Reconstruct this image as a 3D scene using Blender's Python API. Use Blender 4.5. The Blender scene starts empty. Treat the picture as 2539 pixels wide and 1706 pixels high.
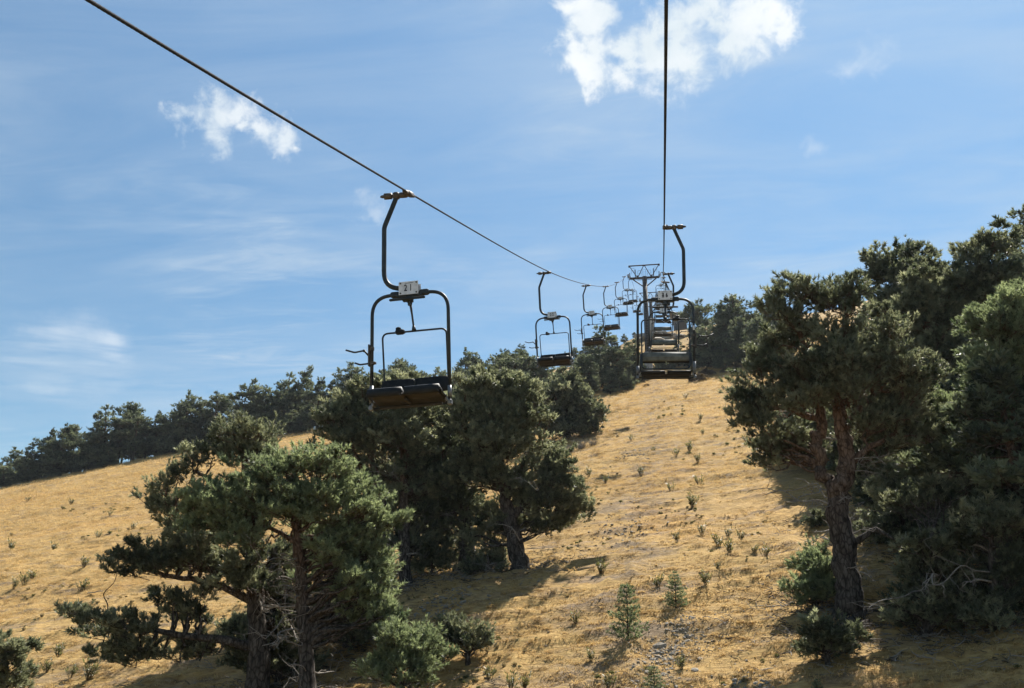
import bpy, math
import numpy as np
from mathutils import Vector, Matrix

# ------------------------------------------------------------------ scene, camera, light
sc = bpy.context.scene
COL = sc.collection
R = math.radians
cam_d = bpy.data.cameras.new('camera')
cam_d.sensor_width = 36.0
cam_d.lens = 36.0 * 2200.0 / 2539.0
cam_d.clip_start = 0.05
cam_d.clip_end = 6000.0
cam = bpy.data.objects.new('camera', cam_d)
COL.objects.link(cam)
cam.rotation_euler = (R(90 + 17.0), 0.0, R(10.1))
sc.camera = cam

SUN_ELEV, SUN_AZ = 52.0, 24.0          # azimuth measured from +Y (uphill) to the right
world = bpy.data.worlds.new('World')
sc.world = world
world.use_nodes = True
sun_d = bpy.data.lights.new('sun', 'SUN')
sun_d.energy = 5.0
sun_d.angle = R(0.53)
sun_d.color = (1.0, 0.94, 0.85)
sun = bpy.data.objects.new('sun', sun_d)
COL.objects.link(sun)
sun_dir = Vector((math.sin(R(SUN_AZ)) * math.cos(R(SUN_ELEV)), math.cos(R(SUN_AZ)) * math.cos(R(SUN_ELEV)), math.sin(R(SUN_ELEV))))
sun.rotation_euler = sun_dir.to_track_quat('Z', 'Y').to_euler()
sun.location = (0, 0, 80)
vs = sc.view_settings
vs.view_transform = 'Standard'
vs.look = 'None'
vs.exposure = 1.2
vs.gamma = 1.0
vs.use_curve_mapping = False
sc.cycles.max_bounces = 5
sc.cycles.diffuse_bounces = 3
sc.cycles.transmission_bounces = 3
sc.cycles.use_adaptive_sampling = True
sc.cycles.adaptive_threshold = 0.015

# ------------------------------------------------------------------ measured layout (metres, eye at the origin)
HEROES = [{'dead': 20,
  'dens': 0.6,
  'key': 'front_left',
  'label': 'green-crowned pine in front on the left with bare orange upper trunk',
  'lobes': [(-1.15, -0.56, 4.65, 0.72, 0.59, 0.43), (-0.5, 0.04, 4.87, 0.89, 0.69, 0.45), (-1.27, -1.06, 4.16, 0.66, 0.55, 0.42), (-0.64, -0.69, 4.19, 0.95, 0.74, 0.47), (0.4, -0.05, 4.44, 0.83, 0.7, 0.54),
            (0.31, -0.52, 3.81, 0.85, 0.68, 0.47), (1.01, 0.03, 3.76, 0.63, 0.56, 0.48), (-1.79, -1.17, 3.87, 0.65, 0.54, 0.39), (-2.27, -1.26, 4.06, 0.39, 0.38, 0.36), (1.15, 0.3, 3.12, 0.48, 0.47, 0.46),
            (0.39, 0.48, 2.95, 0.78, 0.69, 0.59), (-0.22, 0.78, 2.49, 0.59, 0.5, 0.4), (1.24, -0.25, 2.09, 0.51, 0.47, 0.42), (1.41, 0.04, 1.56, 0.46, 0.38, 0.28), (-1.67, -0.14, 3.6, 0.59, 0.45, 0.29),
            (-1.24, -1.04, 3.69, 0.74, 0.56, 0.34), (-0.52, -0.86, 3.65, 0.75, 0.56, 0.34), (-0.43, 0.36, 3.48, 0.69, 0.54, 0.36), (0.59, 0.13, 3.35, 0.77, 0.61, 0.41), (1.21, 0.53, 3.47, 0.41, 0.39, 0.35),
            (1.45, 0.5, 3.71, 0.25, 0.25, 0.25), (0.8, 0.52, 2.67, 0.58, 0.5, 0.41), (-1.71, -1.02, 4.26, 0.47, 0.39, 0.28), (-1.19, -0.08, 4.97, 0.6, 0.48, 0.34), (0.21, -0.43, 4.87, 0.58, 0.47, 0.33),
            (0.72, 0.48, 4.3, 0.5, 0.43, 0.34), (-0.04, -0.67, 4.08, 0.76, 0.57, 0.34), (1.25, 0.42, 2.66, 0.44, 0.43, 0.4), (1.39, 0.63, 2.11, 0.37, 0.36, 0.35), (1.02, 0.03, 1.74, 0.56, 0.47, 0.35),
            (0.82, -0.32, 2.36, 0.61, 0.51, 0.39), (-1.8, -1.06, 3.38, 0.56, 0.42, 0.24), (-1.07, -1.08, 3.14, 0.51, 0.39, 0.24), (-2.28, -1.15, 3.66, 0.41, 0.34, 0.24), (0.48, -0.56, 2.98, 0.56, 0.46, 0.33)],
  'loc': (-7.67, 18.83, -1.71),
  'rot': 0.39,
  'seed': 3,
  'tone': 1.0,
  'trunks': [[(0.01, 0.0, -0.12, 0.183), (-0.1, -0.04, 1.03, 0.167), (-0.23, -0.09, 1.92, 0.141), (-0.32, -0.13, 2.74, 0.124), (-0.44, -0.18, 3.58, 0.106), (-0.57, -0.23, 4.24, 0.078), (-0.57, -0.23, 4.78, 0.049)],
             [(-0.39, -0.16, 3.2, 0.077), (-0.75, -0.31, 3.43, 0.048), (-1.2, -0.49, 3.61, 0.038)], [(-0.52, -0.21, 4.05, 0.068), (0.07, 0.03, 4.26, 0.049), (0.52, 0.21, 4.08, 0.039)]],
  'ts': 1.0},
 {'dead': 6,
  'dens': 0.72,
  'key': 'front_left_dark',
  'label': 'dark spreading pine behind the front left pine, its long low branches reaching left',
  'lobes': [(-0.51, -0.57, 5.68, 0.76, 0.61, 0.42), (-1.21, -0.24, 5.56, 0.46, 0.42, 0.36), (-0.38, 0.34, 5.53, 0.52, 0.47, 0.4), (-0.73, -0.01, 5.17, 0.88, 0.68, 0.43), (-1.57, -0.94, 4.89, 0.4, 0.39, 0.38),
            (-2.35, -0.89, 4.32, 0.48, 0.42, 0.36), (-2.3, -0.66, 3.91, 0.45, 0.41, 0.36), (-2.04, -0.52, 3.57, 0.35, 0.28, 0.2), (-2.45, -1.6, 2.88, 0.39, 0.34, 0.28), (-2.07, -1.48, 2.57, 0.61, 0.44, 0.24),
            (-1.43, -1.04, 2.72, 0.71, 0.52, 0.29), (-1.06, -0.16, 2.62, 0.79, 0.57, 0.3), (-3.55, -1.24, 1.67, 0.45, 0.32, 0.16), (-2.54, -1.63, 1.5, 0.55, 0.38, 0.18), (-2.15, -1.09, 1.32, 0.47, 0.34, 0.19),
            (-3.3, -1.04, 1.22, 0.57, 0.38, 0.15), (-2.41, -1.09, 1.01, 0.56, 0.38, 0.17), (-1.95, -0.7, 1.95, 0.35, 0.28, 0.19), (-1.19, -0.76, 1.99, 0.3, 0.24, 0.16), (-2.62, -1.02, 0.69, 0.51, 0.34, 0.13),
            (-1.91, -0.53, 0.81, 0.57, 0.39, 0.17), (-0.01, 0.88, 2.11, 0.61, 0.52, 0.41), (0.15, 1.17, 1.23, 0.71, 0.6, 0.46), (-0.15, 1.03, 3.02, 0.73, 0.64, 0.52), (-1.61, 0.35, 3.29, 0.62, 0.48, 0.31),
            (0.3, 1.58, 2.74, 0.74, 0.62, 0.48), (0.74, 1.78, 1.72, 0.63, 0.54, 0.42), (-0.83, 0.94, 1.23, 0.51, 0.42, 0.31), (-0.44, 0.9, 1.92, 0.51, 0.44, 0.36), (-0.02, -1.0, 2.76, 0.57, 0.44, 0.28),
            (-0.36, -1.05, 2.3, 0.56, 0.39, 0.19), (0.27, -0.65, 2.17, 0.38, 0.3, 0.21), (-1.29, -1.16, 3.04, 0.57, 0.42, 0.25), (-1.95, -1.24, 2.85, 0.47, 0.36, 0.23), (-3.28, -2.07, 1.76, 0.24, 0.18, 0.11),
            (-1.61, -0.48, 1.54, 0.39, 0.27, 0.13), (-1.22, -0.13, 0.98, 0.58, 0.4, 0.17), (-1.99, -0.39, 3.49, 0.4, 0.31, 0.2)],
  'loc': (-9.05, 19.31, -1.7),
  'rot': 0.44,
  'seed': 4,
  'tone': -0.1,
  'trunks': [[(0.03, 0.01, -0.09, 0.266), (-0.02, -0.01, 0.8, 0.24), (-0.13, -0.06, 1.72, 0.185), (-0.26, -0.12, 2.66, 0.148), (-0.4, -0.19, 3.63, 0.11), (-0.56, -0.26, 4.61, 0.081), (-0.66, -0.31, 5.42, 0.051)],
             [(-0.05, -0.02, 0.98, 0.106), (-0.96, -0.45, 1.22, 0.086), (-1.95, -0.92, 1.36, 0.057), (-2.93, -1.37, 1.59, 0.028)],
             [(-0.15, -0.07, 2.0, 0.098), (-1.06, -0.5, 2.37, 0.068), (-1.91, -0.89, 2.55, 0.048), (-2.57, -1.21, 2.72, 0.029)], [(-0.33, -0.16, 3.34, 0.089), (-1.18, -0.55, 3.75, 0.059), (-1.89, -0.88, 4.07, 0.039)],
             [(-0.41, -0.19, 3.82, 0.08), (-1.07, -0.5, 4.49, 0.05), (-1.62, -0.76, 4.87, 0.03)]],
  'ts': 1.0},
 {'dead': 8,
  'dens': 0.72,
  'key': 'mid_group_left',
  'label': 'pine in the middle group with a slim straight trunk below the nearest chair',
  'lobes': [(-2.02, -0.35, 5.32, 1.04, 0.85, 0.62), (-2.48, -0.97, 4.92, 0.68, 0.52, 0.32), (-1.27, -0.08, 5.78, 0.98, 0.8, 0.59), (-0.14, -0.46, 5.57, 0.96, 0.83, 0.68), (-1.37, -0.47, 4.64, 1.16, 0.91, 0.61),
            (-0.36, -0.52, 4.46, 1.21, 1.03, 0.81), (0.31, 0.52, 5.2, 0.84, 0.78, 0.7), (-2.19, -0.87, 4.18, 0.67, 0.55, 0.4), (0.64, -0.03, 3.97, 0.95, 0.86, 0.75), (-1.05, -0.0, 3.48, 1.09, 0.88, 0.61),
            (-1.56, -0.05, 2.8, 0.81, 0.69, 0.54), (0.3, 0.3, 2.94, 1.09, 0.9, 0.68), (-0.57, 0.46, 2.17, 0.82, 0.69, 0.55), (0.5, 0.67, 1.9, 0.82, 0.69, 0.54), (-0.43, -0.51, 6.13, 0.38, 0.37, 0.36),
            (-1.17, -0.85, 6.08, 0.33, 0.31, 0.3), (0.08, 0.21, 6.22, 0.37, 0.35, 0.34), (-0.76, 0.29, 1.36, 0.81, 0.6, 0.35), (0.16, 0.47, 1.23, 0.74, 0.55, 0.32), (-1.08, -0.11, 1.99, 0.67, 0.55, 0.4)],
  'loc': (-7.91, 26.4, 0.73),
  'rot': 0.29,
  'seed': 5,
  'tone': 0.1,
  'trunks': [[(0.01, 0.0, -0.18, 0.182), (-0.07, -0.02, 1.2, 0.172), (-0.12, -0.04, 2.51, 0.147), (-0.19, -0.06, 3.85, 0.109), (-0.3, -0.09, 5.1, 0.069)],
             [(-0.66, -0.2, -0.2, 0.195), (-0.69, -0.21, 1.06, 0.171), (-0.8, -0.24, 2.37, 0.133), (-1.09, -0.33, 3.7, 0.095), (-1.4, -0.42, 4.79, 0.055)], [(-0.13, -0.04, 2.77, 0.094), (0.73, 0.22, 3.46, 0.068)],
             [(-0.81, -0.24, 2.5, 0.094), (-1.89, -0.57, 4.37, 0.068)]],
  'ts': 1.25},
 {'dead': 7,
  'dens': 0.72,
  'key': 'mid_group_right',
  'label': 'broad pine in the middle group with a thick leaning trunk beside the grass swath',
  'lobes': [(-1.01, -0.47, 5.46, 0.81, 0.67, 0.49), (-0.22, -0.28, 5.34, 0.75, 0.65, 0.54), (-1.6, -0.28, 4.97, 0.89, 0.76, 0.61), (-0.58, -0.51, 4.54, 1.2, 0.99, 0.74), (0.35, -0.39, 4.53, 0.8, 0.73, 0.64),
            (-1.12, -0.5, 3.88, 1.07, 0.89, 0.67), (-0.06, -0.42, 3.6, 1.13, 0.95, 0.73), (0.92, 0.23, 3.41, 0.81, 0.72, 0.6), (1.1, -0.17, 2.68, 0.72, 0.63, 0.53), (1.42, 0.34, 2.08, 0.66, 0.6, 0.53),
            (1.73, 0.5, 1.76, 0.4, 0.35, 0.29), (0.71, -0.28, 2.02, 0.85, 0.71, 0.55), (-0.74, -0.33, 2.7, 1.19, 0.95, 0.66), (-1.42, -0.33, 3.12, 0.8, 0.71, 0.6), (-0.05, 0.3, 2.64, 1.07, 0.86, 0.6),
            (0.6, 0.41, 1.32, 0.6, 0.47, 0.32), (-1.01, 0.33, 1.73, 0.74, 0.6, 0.43), (1.14, 0.4, 1.44, 0.53, 0.42, 0.29), (0.03, 0.61, 1.61, 0.81, 0.6, 0.35), (-1.11, 0.01, 5.97, 0.31, 0.32, 0.33),
            (-0.38, -0.15, 5.86, 0.36, 0.36, 0.36), (0.09, -0.44, 5.56, 0.35, 0.33, 0.3), (-1.48, -0.22, 5.54, 0.3, 0.29, 0.27), (1.81, 0.48, 2.09, 0.35, 0.29, 0.21), (1.57, 0.28, 2.46, 0.4, 0.34, 0.27),
            (-0.98, 0.24, 1.07, 0.73, 0.53, 0.29)],
  'loc': (-4.56, 26.56, 1.12),
  'rot': 0.17,
  'seed': 6,
  'tone': 0.15,
  'trunks': [[(0.05, 0.01, -0.18, 0.335), (0.0, 0.0, 0.4, 0.272), (-0.15, -0.03, 1.29, 0.223), (-0.36, -0.06, 2.2, 0.172), (-0.52, -0.09, 3.26, 0.134), (-0.66, -0.11, 4.63, 0.081)],
             [(-0.26, -0.04, 1.68, 0.132), (0.66, 0.11, 2.33, 0.093), (1.44, 0.25, 2.2, 0.053)], [(-0.39, -0.07, 2.33, 0.106), (0.4, 0.07, 3.67, 0.067)], [(-0.45, -0.08, 2.86, 0.107), (-1.46, -0.25, 4.08, 0.068)]],
  'ts': 1.25},
 {'dead': 8,
  'dens': 0.72,
  'key': 'mid_group_centre',
  'label': 'shaded pine standing between the two thick trunks of the middle group',
  'lobes': [(-0.65, 0.31, 4.87, 0.85, 0.76, 0.64), (-0.96, -0.13, 4.08, 0.98, 0.82, 0.63), (-0.35, 0.33, 3.58, 0.98, 0.86, 0.7), (-0.68, -0.53, 2.63, 1.08, 0.9, 0.68), (-0.01, -0.37, 1.96, 0.94, 0.76, 0.54),
            (-0.68, 0.16, 1.22, 0.68, 0.56, 0.41)],
  'loc': (-6.23, 27.2, 1.16),
  'rot': 0.23,
  'seed': 7,
  'tone': 0.0,
  'trunks': [[(0.02, 0.0, -0.17, 0.293), (-0.03, -0.01, 0.93, 0.243), (-0.1, -0.02, 2.14, 0.191), (-0.25, -0.06, 3.37, 0.124), (-0.4, -0.09, 4.49, 0.07)]],
  'ts': 1.25},
 {'dead': 16,
  'dens': 0.72,
  'key': 'right_hero',
  'label': 'large forked pine at the right of the swath with a twisted double trunk',
  'lobes': [(-0.63, 0.01, 7.27, 0.46, 0.44, 0.41), (-0.85, -0.19, 6.7, 0.41, 0.41, 0.41), (-0.03, 0.44, 7.19, 0.52, 0.51, 0.5), (0.33, -0.21, 6.83, 0.55, 0.51, 0.45), (0.89, 0.1, 7.12, 0.51, 0.48, 0.45),
            (-0.33, 0.29, 6.39, 0.62, 0.55, 0.46), (0.21, -0.44, 6.03, 0.69, 0.6, 0.49), (-1.02, 0.57, 6.08, 0.57, 0.53, 0.47), (-1.42, 0.37, 5.73, 0.49, 0.44, 0.37), (-0.87, -0.15, 5.24, 0.7, 0.6, 0.48),
            (-1.65, 0.54, 5.19, 0.5, 0.42, 0.33), (-1.77, 0.16, 4.64, 0.42, 0.35, 0.26), (-2.12, 0.14, 4.46, 0.24, 0.19, 0.12), (-1.14, 0.6, 4.61, 0.63, 0.54, 0.43), (-1.47, 0.18, 4.02, 0.52, 0.44, 0.34),
            (-1.11, 0.67, 3.69, 0.63, 0.53, 0.4), (-1.41, 0.41, 3.3, 0.4, 0.32, 0.22), (-0.72, 0.53, 3.96, 0.58, 0.51, 0.42), (-0.28, -0.46, 4.93, 0.73, 0.64, 0.53), (0.68, -0.53, 5.37, 0.77, 0.69, 0.58),
            (0.39, -0.68, 4.65, 0.81, 0.7, 0.57), (1.49, -0.14, 6.06, 0.59, 0.57, 0.54), (1.54, -0.66, 5.19, 0.52, 0.5, 0.48), (1.33, 0.22, 4.83, 0.79, 0.66, 0.49), (1.05, -0.23, 4.04, 0.77, 0.63, 0.46),
            (0.72, 0.48, 4.0, 0.6, 0.48, 0.35), (1.64, -0.21, 4.42, 0.48, 0.44, 0.38), (0.89, 0.25, 3.46, 0.58, 0.48, 0.35), (-0.3, 0.97, 3.61, 0.41, 0.33, 0.24), (1.52, 0.04, 3.69, 0.58, 0.49, 0.38),
            (1.84, -0.41, 4.95, 0.57, 0.53, 0.48), (1.94, 0.07, 4.07, 0.53, 0.47, 0.39), (-0.61, -0.5, 4.44, 0.58, 0.49, 0.39), (-0.09, -0.7, 5.36, 0.58, 0.51, 0.43)],
  'loc': (3.56, 20.39, -0.08),
  'rot': -0.17,
  'seed': 8,
  'tone': 0.12,
  'trunks': [[(0.04, -0.01, -0.16, 0.348), (0.04, -0.01, 0.19, 0.304), (0.02, -0.0, 0.82, 0.27), (0.02, -0.0, 1.54, 0.245), (-0.02, 0.0, 2.2, 0.238), (0.11, -0.02, 2.76, 0.211), (0.29, -0.05, 3.33, 0.183),
              (0.24, -0.04, 3.91, 0.155), (0.23, -0.04, 4.51, 0.127), (0.34, -0.06, 5.31, 0.099), (0.52, -0.09, 6.23, 0.06), (0.63, -0.11, 6.85, 0.04)],
             [(-0.04, 0.01, 2.2, 0.181), (-0.12, 0.02, 2.77, 0.144), (-0.3, 0.05, 3.17, 0.136), (-0.3, 0.05, 3.75, 0.127), (-0.17, 0.03, 4.19, 0.118), (-0.14, 0.02, 4.85, 0.089), (-0.35, 0.06, 5.9, 0.061),
              (-0.45, 0.08, 6.98, 0.041)],
             [(0.25, -0.04, 4.01, 0.088), (0.96, -0.17, 4.75, 0.068), (1.6, -0.28, 5.7, 0.039)], [(-0.2, 0.03, 4.24, 0.079), (-0.89, 0.16, 4.6, 0.06), (-1.57, 0.27, 4.55, 0.03)],
             [(0.26, -0.05, 3.23, 0.087), (0.93, -0.16, 3.67, 0.057), (1.3, -0.23, 3.84, 0.038)], [(0.02, -0.0, 1.27, 0.084), (0.59, -0.1, 1.8, 0.056), (1.04, -0.18, 1.61, 0.028)]],
  'ts': 1.0},
 {'dead': 10,
  'dens': 0.72,
  'key': 'right_edge',
  'label': 'pale green pine cut by the right edge of the frame, in front of darker pines',
  'lobes': [(0.51, -0.45, 5.97, 0.69, 0.57, 0.41), (1.09, 0.06, 6.21, 0.6, 0.54, 0.45), (0.23, -0.0, 5.61, 0.55, 0.51, 0.45), (0.51, -0.7, 5.27, 0.72, 0.61, 0.48), (-0.14, -0.48, 4.66, 0.53, 0.49, 0.44),
            (0.34, -0.54, 4.42, 0.77, 0.66, 0.53), (0.99, -0.21, 4.98, 0.68, 0.68, 0.68), (-0.05, -0.17, 4.03, 0.59, 0.5, 0.39), (-0.77, 0.29, 3.87, 0.55, 0.47, 0.38), (-0.27, 0.5, 3.69, 0.6, 0.51, 0.4),
            (-0.97, 0.18, 3.29, 0.44, 0.37, 0.28), (0.39, 0.3, 3.52, 0.69, 0.58, 0.44), (0.81, -0.14, 3.7, 0.58, 0.58, 0.58), (-0.2, 0.49, 2.87, 0.59, 0.49, 0.36), (0.3, 0.22, 2.52, 0.58, 0.49, 0.39)],
  'loc': (7.08, 20.91, 0.65),
  'rot': -0.33,
  'seed': 9,
  'tone': 0.5,
  'trunks': [[(0.01, -0.0, -0.15, 0.221), (0.1, -0.03, 0.89, 0.187), (0.24, -0.08, 2.09, 0.161), (0.37, -0.13, 3.23, 0.135), (0.48, -0.16, 4.51, 0.088), (0.59, -0.2, 5.63, 0.05)],
             [(0.3, -0.1, 2.47, 0.086), (-0.26, 0.09, 3.3, 0.059), (-0.8, 0.27, 3.66, 0.03)]],
  'ts': 1.0},
 {'dead': 4,
  'dens': 0.72,
  'key': 'right_low_a',
  'label': 'low bushy pine in shade under the large forked pine',
  'lobes': [(0.14, -0.53, 1.45, 0.51, 0.42, 0.31), (0.08, 0.42, 1.08, 0.54, 0.44, 0.32), (0.56, 0.06, 1.06, 0.57, 0.48, 0.37), (0.19, 0.47, 0.57, 0.71, 0.56, 0.37), (0.49, -0.46, 0.39, 0.59, 0.47, 0.34),
            (-0.44, -0.27, 0.23, 0.43, 0.34, 0.24), (0.35, 0.36, 0.06, 0.7, 0.49, 0.24), (0.09, 1.21, 2.5, 0.48, 0.39, 0.29), (0.68, 1.07, 2.56, 0.56, 0.46, 0.34), (1.21, 0.94, 2.81, 0.51, 0.42, 0.3)],
  'loc': (4.77, 19.38, -0.29),
  'rot': -0.24,
  'seed': 10,
  'tone': -0.2,
  'trunks': [[(0.01, -0.0, -0.1, 0.103), (0.06, -0.01, 0.48, 0.078), (0.22, -0.05, 1.14, 0.052), (0.33, -0.08, 1.74, 0.035)]],
  'ts': 1.0},
 {'dead': 3,
  'dens': 0.72,
  'key': 'right_low_b',
  'label': 'dark bushy pine in shade at the right edge of the frame',
  'lobes': [(0.21, 0.14, 2.21, 0.52, 0.45, 0.36), (0.32, -0.56, 1.8, 0.5, 0.44, 0.38), (-0.01, 0.27, 1.54, 0.52, 0.45, 0.36), (0.38, 0.15, 1.2, 0.59, 0.5, 0.39), (0.02, 0.44, 0.8, 0.64, 0.53, 0.4),
            (0.42, 0.09, 0.54, 0.59, 0.5, 0.38), (-0.16, -0.34, 0.15, 0.69, 0.51, 0.29), (-0.38, -0.38, 1.91, 0.42, 0.37, 0.3)],
  'loc': (5.9, 18.91, -0.28),
  'rot': -0.3,
  'seed': 11,
  'tone': -0.2,
  'trunks': [[(0.0, -0.0, -0.09, 0.116), (0.06, -0.02, 0.54, 0.083), (0.12, -0.04, 1.44, 0.059), (0.25, -0.08, 2.27, 0.034)]],
  'ts': 1.0},
 {'dead': 0,
  'dens': 0.72,
  'key': 'bottom_left',
  'label': 'low pine bough rising at the bottom left corner of the frame',
  'lobes': [(0.0, -0.6, 1.64, 0.35, 0.27, 0.16), (0.36, -0.32, 1.51, 0.24, 0.17, 0.09), (-0.07, -0.38, 1.12, 0.45, 0.35, 0.22), (-0.09, 0.39, 0.94, 0.24, 0.2, 0.14), (-0.17, -0.09, 0.68, 0.5, 0.38, 0.24),
            (0.22, 0.24, 1.55, 0.1, 0.08, 0.06)],
  'loc': (-15.01, 19.23, -2.32),
  'rot': 0.66,
  'seed': 12,
  'tone': 0.2,
  'trunks': [[(-0.0, -0.0, -0.1, 0.098), (-0.06, -0.05, 0.54, 0.069), (-0.17, -0.14, 1.2, 0.04)]],
  'ts': 1.0},
 {'dead': 0,
  'dens': 0.72,
  'key': 'young_pine',
  'label': 'light green young pine on the right flank of the front left pine',
  'lobes': [(-0.01, 0.35, 1.23, 0.46, 0.36, 0.24), (-0.22, -0.46, 1.03, 0.49, 0.39, 0.27), (0.42, -0.11, 0.89, 0.45, 0.37, 0.27), (-0.09, 0.06, 0.63, 0.68, 0.51, 0.31), (0.5, 0.64, 0.6, 0.35, 0.29, 0.22),
            (-0.5, -0.09, 0.38, 0.54, 0.42, 0.27), (0.34, -0.4, 0.28, 0.66, 0.46, 0.23)],
  'loc': (-5.61, 18.68, -1.56),
  'rot': 0.29,
  'seed': 13,
  'tone': 0.6,
  'trunks': [[(0.02, 0.01, -0.06, 0.063), (-0.04, -0.01, 0.46, 0.045), (-0.04, -0.01, 1.06, 0.027)]],
  'ts': 1.0},
 {'dead': 0,
  'dens': 0.72,
  'key': 'juniper_dark',
  'label': 'dark juniper shrub beside the light green young pine',
  'lobes': [(-0.32, 0.24, 0.56, 0.34, 0.28, 0.2), (0.19, -0.23, 0.52, 0.29, 0.26, 0.21), (-0.12, 0.29, 0.23, 0.45, 0.35, 0.24), (0.35, -0.03, 0.29, 0.18, 0.19, 0.21), (-0.52, 0.25, 0.27, 0.28, 0.24, 0.2)],
  'loc': (-4.63, 20.36, -0.91),
  'rot': 0.22,
  'seed': 14,
  'tone': 0.0,
  'trunks': [[(0.01, 0.0, -0.05, 0.049), (-0.01, -0.0, 0.28, 0.039), (-0.04, -0.01, 0.56, 0.02)]],
  'ts': 1.0},
 {'dead': 0,
  'dens': 0.72,
  'key': 'juniper_right',
  'label': 'sunlit juniper shrub at the foot of the large forked pine',
  'lobes': [(0.19, 0.22, 1.05, 0.3, 0.28, 0.26), (-0.12, 0.07, 0.75, 0.36, 0.32, 0.28), (0.23, -0.4, 0.68, 0.29, 0.29, 0.29), (-0.08, -0.43, 0.36, 0.5, 0.41, 0.31), (-0.19, -0.36, 0.11, 0.38, 0.29, 0.17),
            (0.17, -0.48, 0.22, 0.29, 0.26, 0.23)],
  'loc': (2.99, 21.33, 0.17),
  'rot': -0.14,
  'seed': 15,
  'tone': 0.7,  # sunlight put into the needle colour; the forked pine's crown shades this shrub
  'trunks': [[(-0.0, 0.0, -0.05, 0.058), (0.04, -0.01, 0.42, 0.039), (0.1, -0.01, 0.89, 0.02)]],
  'ts': 1.0},
 {'dead': 0,
  'dens': 0.72,
  'key': 'shrub_low_right',
  'label': 'low dark shrub in shade below the large forked pine',
  'lobes': [(-0.05, -0.39, 0.47, 0.33, 0.25, 0.15), (-0.28, -0.24, 0.27, 0.3, 0.23, 0.15), (0.26, 0.18, 0.26, 0.39, 0.3, 0.2), (-0.02, 0.06, 0.06, 0.54, 0.37, 0.17)],
  'loc': (2.75, 18.56, -0.76),
  'rot': -0.15,
  'seed': 16,
  'tone': -0.2,
  'trunks': [[(0.0, -0.0, -0.05, 0.041), (0.02, -0.0, 0.22, 0.025), (0.01, -0.0, 0.46, 0.017)]],
  'ts': 1.0},
 {'dead': 0,
  'dens': 0.72,
  'key': 'shrub_small_right',
  'label': 'small green shrub left of the twisted trunk of the forked pine',
  'lobes': [(-0.12, -0.47, 0.2, 0.23, 0.21, 0.18), (0.12, -0.45, 0.13, 0.2, 0.19, 0.18)],
  'loc': (4.21, 27.64, 2.35),
  'rot': -0.15,
  'seed': 17,
  'tone': 0.2,
  'trunks': [[(-0.0, 0.0, -0.03, 0.039), (0.02, -0.0, 0.21, 0.026), (0.04, -0.01, 0.4, 0.013)]],
  'ts': 1.0},
 {'dead': 4,
  'dens': 0.72,
  'key': 'back_right_a',
  'label': 'dark pine rising above and behind the large forked pine',
  'lobes': [(1.31, 0.17, 8.16, 0.65, 0.54, 0.41), (0.27, 0.01, 7.78, 0.58, 0.53, 0.46), (0.62, -0.46, 7.04, 0.84, 0.72, 0.56), (1.41, -0.59, 7.24, 0.63, 0.6, 0.56), (0.11, 0.22, 7.18, 0.58, 0.51, 0.43),
            (0.9, -0.53, 6.25, 0.97, 0.82, 0.63), (0.21, 0.03, 6.04, 0.85, 0.72, 0.57), (1.71, 0.07, 6.26, 0.71, 0.67, 0.64), (1.17, 0.08, 5.11, 0.98, 0.85, 0.7), (1.85, -0.71, 6.86, 0.44, 0.43, 0.41)],
  'loc': (6.94, 28.84, 3.22),
  'rot': -0.24,
  'seed': 18,
  'tone': -0.1,
  'trunks': [[(0.0, -0.0, -0.2, 0.239), (0.23, -0.06, 2.0, 0.19), (0.45, -0.11, 4.08, 0.152), (0.72, -0.17, 6.24, 0.099), (0.92, -0.22, 7.72, 0.057)]],
  'ts': 1.35},
 {'dead': 4,
  'dens': 0.72,
  'key': 'back_right_b',
  'label': 'tallest dark pine on the right skyline near the right edge',
  'lobes': [(0.87, -0.29, 7.54, 0.65, 0.53, 0.39), (0.39, 0.0, 7.34, 0.45, 0.42, 0.39), (1.5, -0.14, 7.34, 0.65, 0.56, 0.44), (0.55, -0.54, 6.63, 0.96, 0.77, 0.54), (-0.08, -0.48, 6.28, 0.51, 0.49, 0.46),
            (1.21, -0.85, 6.19, 0.75, 0.65, 0.53), (0.64, -0.22, 5.78, 1.02, 0.82, 0.58), (0.09, 0.08, 5.51, 0.65, 0.59, 0.52)],
  'loc': (8.72, 26.67, 2.93),
  'rot': -0.32,
  'seed': 19,
  'tone': -0.1,
  'trunks': [[(-0.0, 0.0, -0.19, 0.218), (0.24, -0.08, 1.81, 0.185), (0.47, -0.15, 3.69, 0.15), (0.68, -0.22, 5.65, 0.102), (0.82, -0.27, 7.13, 0.052)]],
  'ts': 1.35},
 {'dead': 6,
  'dens': 0.72,
  'key': 'back_right_c',
  'label': 'grey-green pine between the forked pine and the right edge pine',
  'lobes': [(0.57, -0.09, 6.21, 0.71, 0.62, 0.52), (0.09, -0.21, 5.52, 0.7, 0.65, 0.58), (0.94, 0.24, 5.62, 0.65, 0.62, 0.58), (0.39, -0.03, 4.76, 0.89, 0.78, 0.64), (0.84, -0.36, 4.37, 0.56, 0.56, 0.56),
            (-0.02, 0.06, 4.14, 0.76, 0.65, 0.51), (0.53, 0.1, 3.73, 0.88, 0.74, 0.57), (-0.2, 0.23, 1.49, 0.87, 0.71, 0.52), (0.5, -0.39, 1.13, 0.72, 0.62, 0.51), (-1.17, -0.12, 0.97, 0.74, 0.6, 0.44),
            (0.09, -0.16, 6.35, 0.78, 0.67, 0.54), (-0.38, 0.24, 5.76, 0.78, 0.68, 0.55), (-0.01, -0.3, 6.86, 0.52, 0.48, 0.44)],
  'loc': (7.48, 26.51, 2.58),
  'rot': -0.27,
  'seed': 20,
  'tone': 0.15,
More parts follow.
